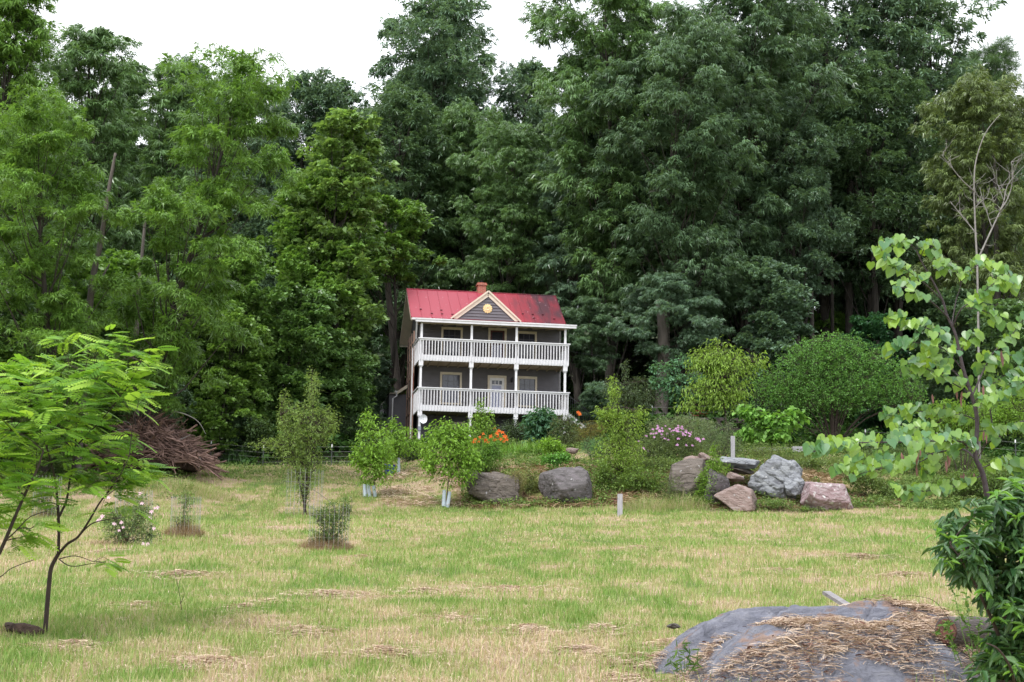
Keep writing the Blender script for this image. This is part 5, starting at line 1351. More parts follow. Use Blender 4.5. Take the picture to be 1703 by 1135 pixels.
shrub("hedge_shrub", "dark shrub behind the wire fence left of the young trees", "shrub", 580, 78, [(575, 715, 34, 20), (605, 722, 30, 18), (555, 720, 20, 16)], 1500, .10, LANCEW, (.07, .12, .05), per=5, stems=8, stem_r=.02)
shrub("bramble", "low thorny bramble mound under the blue green wing of the house", "shrub", 700, 70, [(700, 752, 26, 14), (680, 758, 20, 10)], 600, .08, LANCEW, (.075, .12, .055), per=5, stems=8, stem_r=.01)
shrub("bank_shrub", "weedy green shrub at the right end of the bank", "shrub", 1480, 66, [(1480, 755, 44, 14), (1530, 765, 40, 18), (1600, 770, 50, 18)], 1800, .09, LANCE, (.12, .19, .07), per=5, stems=16, stem_r=.01)
shrub("fern_leaf_shrub", "light ferny shrub behind the heart leaved sapling's lower branches", "shrub", 1600, 62, [(1580, 690, 50, 22), (1640, 700, 50, 24), (1690, 690, 40, 30)], 1500, .12, LANCE, (.19, .33, .06), per=5, hang=.1, stems=8, stem_r=.03)
shrub("vine_tangle", "tangle of green vines under the yellow tipped sapling", "vines", 1065, 60.4, [(1060, 800, 34, 24), (1035, 815, 24, 18), (1090, 812, 22, 22), (1005, 790, 16, 22)], 1500, .09, LANCEW, (.15, .24, .06), per=5, hang=.1, stems=16, stem_r=.008)
shrub("vine_tangle", "cut vines and weeds between the brown and the purplish boulder", "vines", 880, 60.4, [(882, 800, 18, 24), (870, 825, 26, 14), (895, 842, 50, 8)], 800, .09, LANCE, (.20, .25, .09), per=5, hang=.1, stems=14, stem_r=.010)
shrub("weed_clump", "grey green weeds in front of the rounded brown boulder", "weeds", 1130, 59.2, [(1120, 815, 24, 20), (1150, 828, 20, 14), (1105, 835, 24, 12)], 900, .08, LANCEN, (.17, .24, .10), per=5, hang=-.4, stems=14, stem_r=.006)
shrub("weed_clump", "leafy weeds on the slope right of the pinkish boulder", "weeds", 1450, 60.5, [(1440, 800, 34, 14), (1420, 775, 30, 12), (1490, 815, 40, 14), (1350, 770, 30, 8)], 1500, .09, LANCEW, (.15, .22, .07), per=5, hang=.1, stems=20, stem_r=.006)
shrub("weed_clump", "leafy weeds at the foot of the slope near the dark leafed bush", "weeds", 1590, 60, [(1560, 810, 44, 18), (1620, 800, 44, 24), (1680, 800, 40, 30)], 1500, .10, LANCEW, (.13, .21, .06), per=5, hang=.1, stems=20, stem_r=.008)
shrub("weed_clump", "tall weeds on the bank between pink flowers and rusty slab", "weeds", 1120, 62.5, [(1090, 775, 40, 12), (1130, 778, 30, 10), (1060, 780, 24, 12)], 1000, .09, LANCE, (.16, .23, .08), per=5, hang=-.2, stems=16, stem_r=.006)
shrub("weed_clump", "dry and green tangle draped over the leftmost brown boulder", "weeds", 850, 59.6, [(858, 800, 16, 24), (842, 826, 24, 8), (800, 838, 30, 5)], 700, .09, LANCEN, (.30, .29, .15), per=5, hang=.3, stems=16, stem_r=.006)
shrub("weed_clump", "tall pale green stems behind the pink flowers", "weeds", 1140, 67.5, [(1100, 712, 26, 16), (1140, 705, 34, 16), (1175, 712, 20, 16)], 900, .10, LANCEN, (.24, .31, .18), per=5, hang=-.7, stems=26, stem_r=.008)
shrub("weed_clump", "soft green weeds above the cracked grey boulder", "weeds", 1330, 63.5, [(1330, 762, 44, 8), (1270, 752, 34, 8), (1390, 770, 34, 10)], 1000, .08, LANCEN, (.19, .26, .10), per=5, hang=-.4, stems=20, stem_r=.005)
shrub("weed_clump", "low leafy weeds along the front of the boulders", "weeds", 1290, 58.2, [(1290, 838, 34, 7), (1180, 850, 30, 5), (1340, 848, 30, 5), (1250, 852, 34, 5)], 700, .07, LANCEW, (.16, .25, .08), per=5, hang=0, stems=16, stem_r=.005)
# wire cages
M_WIRE = plain("galvanised_wire", (.36, .36, .36), .5, .1, metal=.4)
def cage(label, px, d, wpx, top, n=22, lean=0, foot=None):
    b = gp(px, d); r = wpx / FPX * d / 2; h = at(px, top, d)[2] - b[2]; mb = MB(); w = .0035 * d / 31
    for i in range(n):
        a = 6.283 * i / n; mb.bar((r * math.cos(a), r * math.sin(a), -.05), (r * math.cos(a) + lean, r * math.sin(a), h), w)
    z = .1
    while z <= h + .01:
        mb.tube([(r * math.cos(t) + lean * z / h, r * math.sin(t), z) for t in np.linspace(0, 6.283, 20)], w * .6, 3, False); z += .15
    o = mb.build("wire_cage", M_WIRE); o.location = b; tag(o, label, "wire cage", "wire cages round young plants")
cage("tall wire cage round the slender plum tree", 505, 53, 60, 782)
cage("wire cage round the nearest low shrub", 546, 31, 66, 838, 26)
cage("bent wire cage round the rose bush", 222, 31.5, 60, 815, 24, -.05)
cage("wire cage round the brown clump and thin sprout", 307, 34, 48, 826)
cage("wire cage farthest left, round the grey leaved bush", 76, 50, 44, 792)
# skirts of dead grass round the cages
def skirt(label, px, d, wpx, hpx, n, seed, ry=.45, m=None):
    rg = np.random.default_rng(seed); b = gp(px, d); r = wpx / FPX * d / 2; a = rg.uniform(0, 6.283, n); q = np.sqrt(rg.random(n)) * r
    X = b[0] + np.cos(a) * q; Y = b[1] + np.sin(a) * q * .8; k = 5; t = np.linspace(0, 1, k)[None, :, None]
    out_ = np.stack([np.cos(a + rg.normal(0, .8, n)), np.sin(a + rg.normal(0, .8, n)), 0 * a], 1)[:, None]; L = (hpx / FPX * d * rg.uniform(.4, 1.2, n) * (1.2 - .85 * q / r))[:, None, None]
    C = np.stack([X, Y, terr(X, Y)], 1)[:, None] + UPV * L * (t - .55 * t ** 2.2) + out_ * L * .42 * t ** 1.6 * rg.uniform(-.6, 1.5, (n, 1, 1))
    s = np.cross(out_, UPV) * .0022 * d / 31 * (1 - .7 * t)
    V = np.concatenate([C - s, C + s], 1).reshape(-1, 3); qq = (np.arange(n) * 2 * k)[:, None, None] + np.arange(k - 1)[None, :, None]
    o = mesh_np("dead_grass", V, (qq + np.array([0, 1, k + 1, k])[None, None]).reshape(-1, 4), m or M_DEADG, rnd=np.repeat(rg.random(n), 2 * k)); tag(o, label, "dead grass", kind="stuff")
M_DEADG = rampmat("dead_grass", [(0, (.20, .12, .07)), (.5, (.36, .25, .15)), (1, (.55, .43, .28))], .15)
skirt("skirt of dead grass round the nearest caged shrub", 543, 31, 92, 56, 3600, 1)
skirt("dead grass at the foot of the plum's cage", 502, 53, 70, 20, 500, 2)
skirt("dead grass under the rose bush", 195, 31, 90, 34, 900, 3)
skirt("brown dead grass clump in the cage beside the sprout", 305, 34, 70, 60, 2400, 4)
skirt("dead grass under the farthest left cage", 72, 50, 60, 24, 500, 5)
skirt("dead grass at the foot of the near ferny sapling", 35, 15, 110, 20, 1200, 6)
skirt("long pale grass fountain beside the wooden post", 1075, 57.8, 90, 62, 1500, 7, m=M_GRASS)
skirt("tall green and straw grass below the rounded boulder", 1135, 58.4, 100, 55, 1500, 9, m=M_GRASS)
skirt("long dry grass at the edge of the brush pile", 300, 58, 190, 34, 4500, 8, m=M_GRASS)
# long arching canes from the nearest cage
bz = gp(545, 31); mb = MB()
for q in ([(545, 900), (540, 870), (520, 845), (492, 832)], [(550, 890), (556, 850), (545, 832), (505, 806), (470, 800)], [(560, 895), (572, 860), (580, 850), (590, 838)], [(555, 895), (575, 870), (585, 840), (583, 826)]):
    mb.tube(smooth_poly([at(x, y, 31) for x, y in q], 5), list(np.linspace(.008, .003, 5 * (len(q) - 1) + 1)), 5, False)
o = mb.build("arching_canes", M_BARKP, off=bz); o.location = bz; o.parent = None; tag(o, "long bare canes arching out of the nearest wire cage", "canes")
# ground cover, cut weeds and litter on the stony bank
rg = np.random.default_rng(51)
def cover(name, label, n, x0, x1, d0, d1, size, m, thr, hgt, seed, tp=LANCEW):
    rg = np.random.default_rng(seed); d = rg.uniform(d0, d1, n); px = rg.uniform(x0, x1, n); X = (px - CX) / FPX * d
    k = fbm(X * .9, d * .9, seed, 4) > thr; X, d = X[k], d[k]; n = len(X); h = fbm(X * 1.1 + 7, d * 1.1, seed + 1, 3) * hgt
    P = np.stack([X, d, terr(X, d) + h * rg.random(n)], 1)
    o = leaves_obj(name, m, None, P, unit(rg.normal(0, 1, (n, 3)) * [1, 1, .5]), unit(UPV + rg.normal(0, .5, (n, 3)) + [0, -.4, 0]), size * rg.uniform(.6, 1.3, n), tp, rg)
    tag(o, label, name.replace("_", " "), kind="stuff")
M_WEED = rampmat("weed_leaves", [(0, (.07, .13, .035)), (.5, (.14, .22, .05)), (1, (.24, .31, .10))], .3)
cover("bank_weeds", "trailing weeds and vines over the stony bank", 60000, 770, 1720, 58.4, 64.5, .11, M_WEED, .44, .50, 5)
cover("garden_weeds", "low green growth over the garden bed behind the bank", 50000, 770, 1720, 63.5, 76, .12, M_WEED, .42, .55, 9)
cover("lawn_edge_weeds", "rough green growth along the top edge of the lawn", 14000, 120, 780, 62, 76, .10, M_WEED, .52, .30, 15)
cover("left_edge_weeds", "rough green growth at the left edge of the meadow", 12000, -100, 330, 55, 64, .11, M_WEED, .47, .35, 17)
def litter(name, label, n, x0, x1, d0, d1, L, W, thr, seed, m, hgt=.12, lay=.3):
    rg = np.random.default_rng(seed); d = rg.uniform(d0, d1, n); px = rg.uniform(x0, x1, n); X = (px - CX) / FPX * d; k = fbm(X * .8 + 3, d * .8, seed, 4) > thr; X, d = X[k], d[k]
    strands(name, X, d, terr(X, d) + rg.random(len(X)) * hgt, L, W, seed, m, lay, label)
litter("bank_hay", "dead cut stems strewn down the stony bank", 26000, 765, 1500, 58.3, 64, .42, .014, .43, 21, M_DEADG)
litter("bark_mulch", "reddish brown litter between the boulders", 9000, 870, 1340, 58.6, 61.6, .16, .02, .45, 23, rampmat("red_litter", [(0, (.12, .05, .035)), (1, (.28, .14, .10))], .1), .08)
litter("hay_windrow", "pale hay gathered between the young trees and the boulders", 5000, 640, 800, 58.5, 66, .35, .012, .42, 24, M_HAY, .10)
# ------------------------------------------------------------------ brush pile
rg = np.random.default_rng(70); bp = gp(258, 62.0, .12)
pile = thing("brush_pile", "big heap of dead reddish brown branches at the left edge of the lawn", "brush pile", bp)
mb = MB()
PW, PH, PDp = 2.05, 1.95, 1.5
def pile_z(u, v): return PH * max(0, 1 - (abs(u) ** 2.2)) * max(0, 1 - v * v) ** .5 * (1.0 - .14 * math.sin(u * 4))
for i in range(950):
    u = rg.uniform(-1, 1); v = rg.uniform(-1, .8); z = pile_z(u, v) * rg.uniform(.35, 1.0) ** .5
    c = np.array([u * PW, v * PDp, z + .05]); a = rg.normal(0, .95) + (math.pi if rg.random() < .5 else 0); L = rg.uniform(.35, 1.1)
    dirn = unit(np.array([math.cos(a), math.sin(a) * .8, rg.normal(-.25 * np.sign(u) * math.cos(a), .42)]))
    mb.tube([c - dirn * L, c + rg.normal(0, .06, 3), c + dirn * L + np.array([0, 0, -.1])], [.022 * rg.uniform(.5, 1.9), .016, .006], 4, False)
mb.build("branches", plain("dead_red_branches", (.14, .075, .06), .9, .5, 2.2, col2=(.31, .20, .17)), pile)
mb = MB()
for i in range(1500):
    u = rg.uniform(-1, 1); v = rg.uniform(-1, .9); z = pile_z(u, v) * rg.uniform(.6, 1.05) ** .5
    c = np.array([u * PW, v * PDp, z + .05]); dirn = unit(rg.normal(0, 1, 3) * [1, .8, .6]); L = rg.uniform(.08, .30); mb.tube([c - dirn * L, c + dirn * L], [.007, .003], 3, False)
mb.build("twigs", plain("dead_fine_twigs", (.09, .06, .05), .9, .4, 3, col2=(.22, .15, .125)), pile)
mb = MB(); k_ = (lambda x, y, z=-.9: at(x, y, 62 + z) - bp)
for q, r in (([(240, 758), (265, 740), (290, 735), (316, 724)], .035), ([(262, 741), (264, 736), (268, 730)], .02), ([(195, 715), (240, 716), (258, 730), (275, 745)], .03), ([(325, 750), (334, 765), (341, 777)], .035), ([(240, 715), (250, 724), (262, 740), (300, 758), (315, 766)], .02),
             ([(190, 735), (215, 725), (250, 735), (285, 762)], .02), ([(285, 683), (310, 690), (330, 702), (342, 722)], .025), ([(195, 700), (215, 704), (216, 715), (205, 730), (194, 738)], .018)):
    P = smooth_poly([k_(x, y) for x, y in q], 4); mb.tube(P, list(np.linspace(r, r * .4, len(P))), 6)
mb.build("pale_branch", M_DEAD, pile)
mb = MB()
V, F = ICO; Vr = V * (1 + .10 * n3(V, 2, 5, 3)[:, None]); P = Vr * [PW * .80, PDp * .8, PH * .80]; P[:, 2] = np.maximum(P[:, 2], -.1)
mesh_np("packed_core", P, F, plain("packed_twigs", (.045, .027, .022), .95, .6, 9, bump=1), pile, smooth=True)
# ------------------------------------------------------------------ small things
def single(mb, name, m, b, label, cat, group=None):
    o = mb.build(name, m); o.location = b; return tag(o, label, cat, group)
M_WOODP = plain("weathered_grey_wood", (.36, .35, .37), .85, .2, 4, bump=.5, stretch=(8, 8, .7))
b = gp(1031, 53.5); h = at(1031, 822, 53.5)[2] - b[2]; mb = MB(); mb.box(-.085, .085, -.07, .07, -.3, h - .01); mb.box(-.075, .075, -.06, .06, h - .01, h + .004)
single(mb, "wooden_post", M_WOODP, b, "short grey wooden post standing alone before the boulders", "post")
b = gp(1219, 64); h = at(1219, 726, 64)[2] - b[2]; mb = MB(); mb.box(-.08, .08, -.07, .07, -.3, h); mb.box(-.07, .07, -.06, .06, h, h + .01)
single(mb, "wooden_post", M_WOODP, b, "grey wooden post beside the gravel path above the slabs", "post")
b = gp(648, 66.5); bk = thing("bucket", "blue bucket standing beside the young tree's pale guard", "bucket", b); M_BLUE = plain("blue_plastic", (.03, .05, .50), .4, .1)
mb = MB(); mb.tube([(0, 0, 0), (0, 0, .02), (0, 0, .38)], [.19, .195, .23], 20); mb.tube([(.23 * math.cos(t), .23 * math.sin(t), .37) for t in np.linspace(0, 6.283, 25)], .012, 5); mb.build("body", M_BLUE, bk)
mb = MB(); mb.tube([(.19 * math.cos(t), -.02 - .05 * math.sin(t), .36 - .17 * math.sin(t)) for t in np.linspace(0, math.pi, 11)], .005, 5); mb.build("handle", M_WIRE, bk)
b = gp(1163, 83); wb_ = thing("planter_box", "low red brown slatted planter in the shade behind the flowers", "planter", b); M_RED = plain("rust_red_boards", (.30, .07, .045), .8, .25)
zt = at(1163, 683, 83)[2] - b[2]
for k3, z in enumerate((zt - .34, zt - .22, zt - .10)): 
    mb = MB(); mb.box(-.42 - .03 * k3, .42 + .03 * k3, -.25, -.22, z, z + .10); mb.box(-.42 - .03 * k3, .42 + .03 * k3, .22, .25, z, z + .10); mb.box(-.42, -.39, -.218, .218, z, z + .10); mb.box(.39, .42, -.218, .218, z, z + .10); mb.build("board", M_RED, wb_)
for sx in (-.36, .33):
    for sy in (-.2, .17): mb = MB(); mb.box(sx, sx + .04, sy, sy + .04, -.2, zt - .02); mb.build("leg", M_RED, wb_)
mb = MB(); mb.box(-.4, .4, -.21, .21, zt - .3, zt - .04); mb.build("soil", plain("dark_soil", (.04, .03, .025), .95), wb_)
# dry stone wall at the back of the garden
rg = np.random.default_rng(9)
wl = MB(); p0 = gp(1135, 80.2)
for row in range(4):
    x = 0
    while x < 4.4:
        w_ = rg.uniform(.18, .42); h_ = .15; a = np.array([x, rg.normal(0, .02), row * .155]); V = []
        c = [(0, 0, 0), (1, 0, 0), (1, 1, 0), (0, 1, 0), (0, 0, 1), (1, 0, 1), (1, 1, 1), (0, 1, 1)]
        V = [a + np.array([i * (w_ - .012), j * .3, k2 * h_]) + rg.normal(0, .014, 3) for i, j, k2 in c]
        wl.add(V, [(0, 3, 2, 1), (4, 5, 6, 7), (0, 1, 5, 4), (1, 2, 6, 5), (2, 3, 7, 6), (3, 0, 4, 7)]); x += w_
o = single(wl, "stone_wall", plain("mossy_stone", (.10, .08, .075), .9, .35, 3, bump=.6), p0 - UPV * .02, "low dark dry stone wall at the back of the garden", "wall")
b = gp(1338, 70); tb_ = MB(); tb_.box(-.55, .55, -.2, .2, .05, .17); tb_.box(-.55, .55, -.2, .2, .185, .30); tb_.box(-.50, -.3, -.18, .18, 0, .05); tb_.box(.3, .5, -.18, .18, 0, .05)
single(tb_, "timber_stack", M_WOODP, b, "two grey timbers stacked at the foot of the vase shaped bush", "timbers")
# wire fence: posts with white tips, three wires, net
M_TP = plain("steel_post", (.05, .06, .055), .7); M_TIP = plain("white_tip", (.80, .80, .82), .5)
def fence(label, pts, h, wires=3, net=False):
    root = thing("wire_fence", label, "fence", gp(*pts[0][:2])); o0 = np.array(root.location); tops = []
    for px, d in pts:
        g_ = gp(px, d) - o0; mb = MB(); mb.bar(g_ - UPV * .3, g_ + UPV * (h - .14), .045, .035, upv=(0, 1, 0)); p_ = mb.build("fence_post", M_TP, root)
        mb = MB(); mb.bar(g_ + UPV * (h - .14), g_ + UPV * h, .052, .04, upv=(0, 1, 0)); mb.build("white_tip", M_TIP, p_); tops.append(g_)
    mb = MB()
    for a, b_ in zip(tops, tops[1:]):
        for i in range(wires): z = UPV * (h - .12) * (i + 1) / wires; mb.bar(a + z, b_ + z, .006)
        if net:
            n_ = int(np.linalg.norm(b_ - a) / .2)
            for i in range(n_): q = a + (b_ - a) * i / n_; mb.bar(q, q + UPV * (h - .12), .004)
    mb.build("wire", M_WIRE, root)
fence("wire fence with white tipped posts along the back of the lawn", [(350, 72), (437, 71), (551, 70.5), (640, 70.5), (720, 71)], 1.0, 4)
fence("dark wire fence in the shade behind the garden", [(1010, 80), (1085, 80), (1147, 80), (1230, 80.5), (1300, 81)], 1.3, 4)
fence("wire fence behind the heart leaved sapling", [(1440, 72), (1560, 72), (1690, 71), (1800, 70)], 1.2, 3)
# ------------------------------------------------------------------ saplings close to the camera
def limb(pts, d, r0, r1):
    n = len(pts); return [(at(q[0], q[1], d + (q[2] if len(q) > 2 else 0)), r0 + (r1 - r0) * i / (n - 1)) for i, q in enumerate(pts)]
# --- ferny locust sapling on the left
PINN = [t_pinnate(8), t_pinnate(7, .11, .25)]
PV, PF = PINN[0]
def sapling(name, label, foot, d, limbs, ells, n, per, leaf, col, seed, extra=None, bark=None, dep=.7):
    rg = np.random.default_rng(seed); b = at(*foot, d)
    o = thing(name, label, "tree", b); mb = MB(); S = skeleton(mb, limbs, 8)
    A = ell_pts(ells, d, n, rg, depth=dep, shell=.6)
    D = grow(mb, S, A, rg, .006, .0028, 7, .10)
    mb.build("trunk", bark or M_TWIG, o, off=b, smooth=True)
    P = np.repeat(A, per, 0) + rg.normal(0, .03, (n * per, 3)); out_ = unit((A - np.array([at(foot[0] + 25, 760, d)])) * [1, 1, .15])
    a = np.repeat(np.arctan2(out_[:, 1], out_[:, 0]), per) + np.tile(np.linspace(-1.25, 1.25, per), n) + rg.normal(0, .35, n * per)
    X = np.stack([np.cos(a), np.sin(a), rg.normal(.02, .22, n * per)], 1)
    NN = unit(UPV + rg.normal(0, .28, (n * per, 3)) + np.array([0, -.25, 0]))
    tp = t_pinnate(8)
    f = leaves_obj("foliage", M_LOCUST, o, P, X, NN, leaf * rg.uniform(.65, 1.2, n * per), [tp], rg, off=b)
    return o
M_LOCUST = rampmat("locust_leaflets", [(0, (.13, .28, .045)), (.5, (.23, .42, .05)), (1, (.38, .57, .08))], .42, .5)
sapling("locust_sapling", "bright ferny leafed sapling with a forked slender trunk in the left foreground", (75, 1046), 15,
        [limb([(75, 1052), (80, 990), (84, 950), (90, 934), (97, 922)], 15, .023, .018),
         limb([(97, 922), (98, 880), (96, 840), (92, 800), (86, 775), (78, 745), (60, 700), (40, 660)], 15, .016, .005),
         limb([(96, 864), (104, 848, .1), (111, 831, .1), (116, 800, .2), (122, 770, .2), (125, 746, .2), (127, 705, .2), (128, 666, .2), (140, 620, .2), (150, 580, .1)], 15, .013, .004),
         limb([(97, 922), (112, 905, -.1), (130, 893, -.1), (149, 865, -.2), (166, 836, -.2), (179, 820, -.3), (200, 790, -.4), (215, 760, -.4)], 15, .015, .004),
         limb([(130, 893, -.1), (150, 873, -.3), (170, 866, -.5), (200, 862, -.6)], 15, .008, .003),
         limb([(128, 741, .2), (149, 719, .1), (169, 698), (200, 660), (225, 620), (240, 590)], 15, .009, .003),
         limb([(121, 748, .2), (101, 725, .3), (75, 690, .5), (50, 640, .6)], 15, .008, .003),
         limb([(98, 930), (112, 940, -.2), (127, 942, -.3), (150, 938, -.4), (175, 935, -.4)], 15, .006, .002),
         limb([(85, 775), (70, 790, -.2), (40, 800, -.4), (10, 800, -.5)], 15, .006, .002)],
        [(150, 570, 55, 22), (215, 590, 50, 24), (165, 620, 95, 34), (90, 640, 70, 30), (120, 680, 105, 34), (190, 655, 60, 26), (70, 720, 80, 36), (150, 735, 75, 34), (40, 770, 60, 30),
         (190, 790, 70, 26), (130, 790, 60, 26), (215, 815, 40, 14), (180, 840, 45, 16), (110, 560, 26, 10), (230, 575, 35, 12), (60, 830, 50, 18), (175, 935, 22, 7), (150, 905, 14, 7), (225, 770, 35, 16)],
        250, 3, .225, None, 1)
sapling("locust_sapling", "second ferny sapling leaning in from the left edge of the picture", (-45, 1010), 14.2,
        [limb([(-50, 1020), (-20, 950), (0, 918), (28, 853), (45, 815), (62, 780), (72, 750)], 14.2, .022, .008),
         limb([(8, 900), (25, 885, -.2), (50, 860, -.3), (80, 850, -.4)], 14.2, .008, .003),
         limb([(-30, 970), (0, 960, -.1), (20, 945, -.1), (60, 930, -.2)], 14.2, .006, .003), limb([(-20, 950), (-60, 860), (-70, 760), (-60, 640)], 14.2, .012, .004)],
        [(20, 610, 50, 22), (10, 680, 60, 30), (-30, 740, 60, 50), (30, 800, 50, 22), (-20, 850, 50, 40), (45, 893, 40, 10), (10, 870, 40, 18), (75, 872, 30, 8), (-60, 650, 50, 60)],
        118, 3, .23, None, 2)
# --- heart leaved redbud sapling on the right
M_RB = leafmat("redbud_leaves", (.085, .21, .10), (.25, .41, .065), .40, .32, .65, (1.35, 1.25, .45))
M_RBB = plain("dark_smooth_bark", (.055, .04, .045), .7, .3, 8, bump=.3)
def redbud():
    d = 10.0; rg = np.random.default_rng(4); b = at(1662, 1180, d); o = thing("redbud_sapling", "heart leaved sapling with dark branches in the right foreground", "tree", b); mb = MB()
    L = limb
    skeleton(mb, [L([(1662, 1190), (1658, 1050), (1655, 950), (1645, 850), (1636, 795), (1630, 778), (1622, 758), (1625, 714), (1623, 684), (1615, 655), (1602, 614), (1595, 582), (1588, 553), (1575, 525), (1568, 501), (1553, 471), (1536, 442), (1524, 417)], d, .021, .004)], 8)
    br = [  # (points, radius, leafy from fraction, leaf count)
     ([(1524, 417), (1510, 404, -.1), (1488, 404, -.1), (1468, 416, -.2), (1450, 432, -.2)], .003, 0, 15), ([(1530, 430), (1540, 410, -.1), (1552, 412, -.1), (1562, 424, -.1)], .003, .1, 8),
     ([(1568, 501), (1545, 478, -.1), (1530, 466, -.1), (1508, 450, -.2), (1485, 440, -.2), (1474, 428, -.2)], .004, .35, 14), ([(1578, 530), (1558, 510, -.1), (1542, 497, -.2), (1520, 482, -.2), (1500, 478, -.3), (1486, 484, -.3)], .005, .45, 12),
     ([(1583, 540), (1590, 500, .1), (1598, 470, .1), (1586, 444, .1), (1568, 440, .1), (1556, 450, .1)], .004, .5, 11), ([(1598, 470, .1), (1612, 452, .1), (1632, 440, .1), (1655, 448, .1), (1672, 462, .1), (1690, 482, .1)], .004, .05, 20),
     ([(1584, 545), (1598, 515, -.1), (1620, 500, -.1), (1640, 482, -.2), (1660, 468, -.2), (1682, 468, -.2)], .005, .35, 18), ([(1606, 512, -.1), (1630, 516, -.2), (1650, 524, -.2), (1664, 536, -.2)], .003, .1, 9),
     ([(1596, 585), (1570, 562, -.1), (1550, 550, -.2), (1520, 538, -.3), (1498, 530, -.3), (1480, 532, -.3)], .004, .2, 22), ([(1598, 590), (1606, 568, .1), (1620, 560, .1), (1632, 566, .1)], .003, .1, 9),
     ([(1604, 620), (1580, 590, -.1), (1560, 576, -.2), (1530, 570, -.3), (1500, 572, -.3), (1478, 578, -.3)], .004, .2, 22), ([(1612, 648), (1590, 622, .1), (1565, 600, .2), (1540, 596, .2), (1510, 606, .3)], .004, .1, 20),
     ([(1615, 655), (1580, 635, -.1), (1556, 620, -.2), (1530, 612, -.2), (1512, 622, -.2)], .004, .1, 18), ([(1617, 658), (1637, 614, .1), (1652, 587, .2), (1686, 553, .3), (1712, 515, .3)], .006, .3, 14),
     ([(1637, 614, .1), (1660, 600, .2), (1690, 590, .3), (1712, 596, .3)], .004, .0, 22), ([(1619, 670), (1650, 640, .1), (1680, 620, .2), (1712, 625, .2)], .004, .1, 22), ([(1621, 676), (1660, 656, -.1), (1703, 636, -.2)], .005, .1, 18),
     ([(1625, 700), (1600, 690, .1), (1560, 690, .2), (1520, 684, .3), (1485, 692, .3), (1472, 688, .3)], .004, .1, 26), ([(1625, 718), (1650, 716, .1), (1690, 714, .2), (1715, 716, .2)], .004, .1, 16),
     ([(1622, 753), (1607, 741, -.1), (1593, 734, -.2), (1543, 734, -.4), (1482, 736, -.6), (1420, 737, -.8), (1385, 742, -.9), (1352, 752, -1.0)], .007, .12, 58), ([(1593, 734, -.2), (1560, 722, -.2), (1530, 712, -.2), (1490, 716, -.3)], .003, .1, 20),
     ([(1620, 761), (1602, 748, .1), (1568, 751, .2), (1519, 761, .3), (1489, 762, .4), (1445, 763, .5), (1418, 769, .6), (1392, 786, .6)], .007, .2, 36), ([(1558, 751, .2), (1531, 768, .1), (1494, 776, 0), (1454, 782, -.1), (1420, 792, -.1)], .004, .35, 18),
     ([(1634, 790), (1600, 806, -.1), (1560, 815, -.2), (1520, 818, -.3), (1484, 818, -.3)], .004, .2, 24), ([(1630, 780), (1660, 770, .1), (1690, 775, .2), (1712, 780, .2)], .004, .1, 16), ([(1560, 752, .1), (1548, 775, .1), (1540, 788, .1)], .002, .3, 8),
     ([(1715, 700, .3), (1690, 705, .3), (1666, 722, .3), (1655, 740, .3), (1648, 690, .3), (1640, 650, .3)], .010, .5, 4)]
    P = []; X = []; NN = []; S = []; pods = []
    for pts, r, f0, n in br:
        Q = smooth_poly([at(q[0], q[1], d + (q[2] if len(q) > 2 else 0)) for q in pts], 6); mb.tube(Q, list(np.linspace(r, r * .35, len(Q))), 6, False)
        n = int(n * 1.75)
        for i in range(n):
            t = f0 + (1 - f0) * (i + rg.random() * .6) / n; u = t * (len(Q) - 1); j = min(int(u), len(Q) - 2); p = Q[j] * (1 - u + j) + Q[j + 1] * (u - j); tg = unit(Q[j + 1] - Q[j])
            sd = unit(np.cross(tg, UPV)) * (1 if i % 2 else -1); pet = p + sd * rg.uniform(.01, .06) + UPV * rg.uniform(-.01, .05) + rg.normal(0, .012, 3)
            mb.tube([p, pet], [.0016, .0012], 3, False)
            P.append(pet); X.append(unit(sd * rg.uniform(.1, .7) + tg * rg.uniform(-.1, .6) + np.array([rg.normal(0, .15), -.25, -rg.uniform(.35, 1.1)]))); NN.append(unit(np.array([rg.normal(0, .5), -1.0, .45 + rg.normal(0, .35)]))); S.append(rg.uniform(.040, .078))
    for x, y in [(1499, 752), (1502, 756), (1527, 752), (1524, 760), (1530, 745), (1580, 760), (1576, 756), (1573, 765), (1598, 788), (1603, 786), (1607, 790), (1620, 786), (1667, 590), (1665, 582), (1635, 640), (1600, 650), (1597, 660), (1640, 722), (1636, 716), (1524, 775), (1630, 655), (1676, 655), (1590, 645), (1550, 655)]:
        p = at(x, y, d); pods.append(p)
    mb.build("trunk", M_RBB, o, off=b, smooth=True)
    leaves_obj("foliage", M_RB, o, np.array(P), np.array(X), np.array(NN), S, [t_heart()], rg, off=b)
    mp_ = plain("dry_pods", (.26, .13, .12), .8, .3)
    for q in pods:
        V, F, k = inst(t_lance(.2, .01, .05), q[None], np.array([[0, 0, -1.0]]) + rg.normal(0, .1, (1, 3)), np.array([[0, -1.0, 0]]) + rg.normal(0, .2, (1, 3)), rg.uniform(.06, .09, 1))
        mesh_np("seed_pod", V, F, mp_, o, off=b)
redbud()
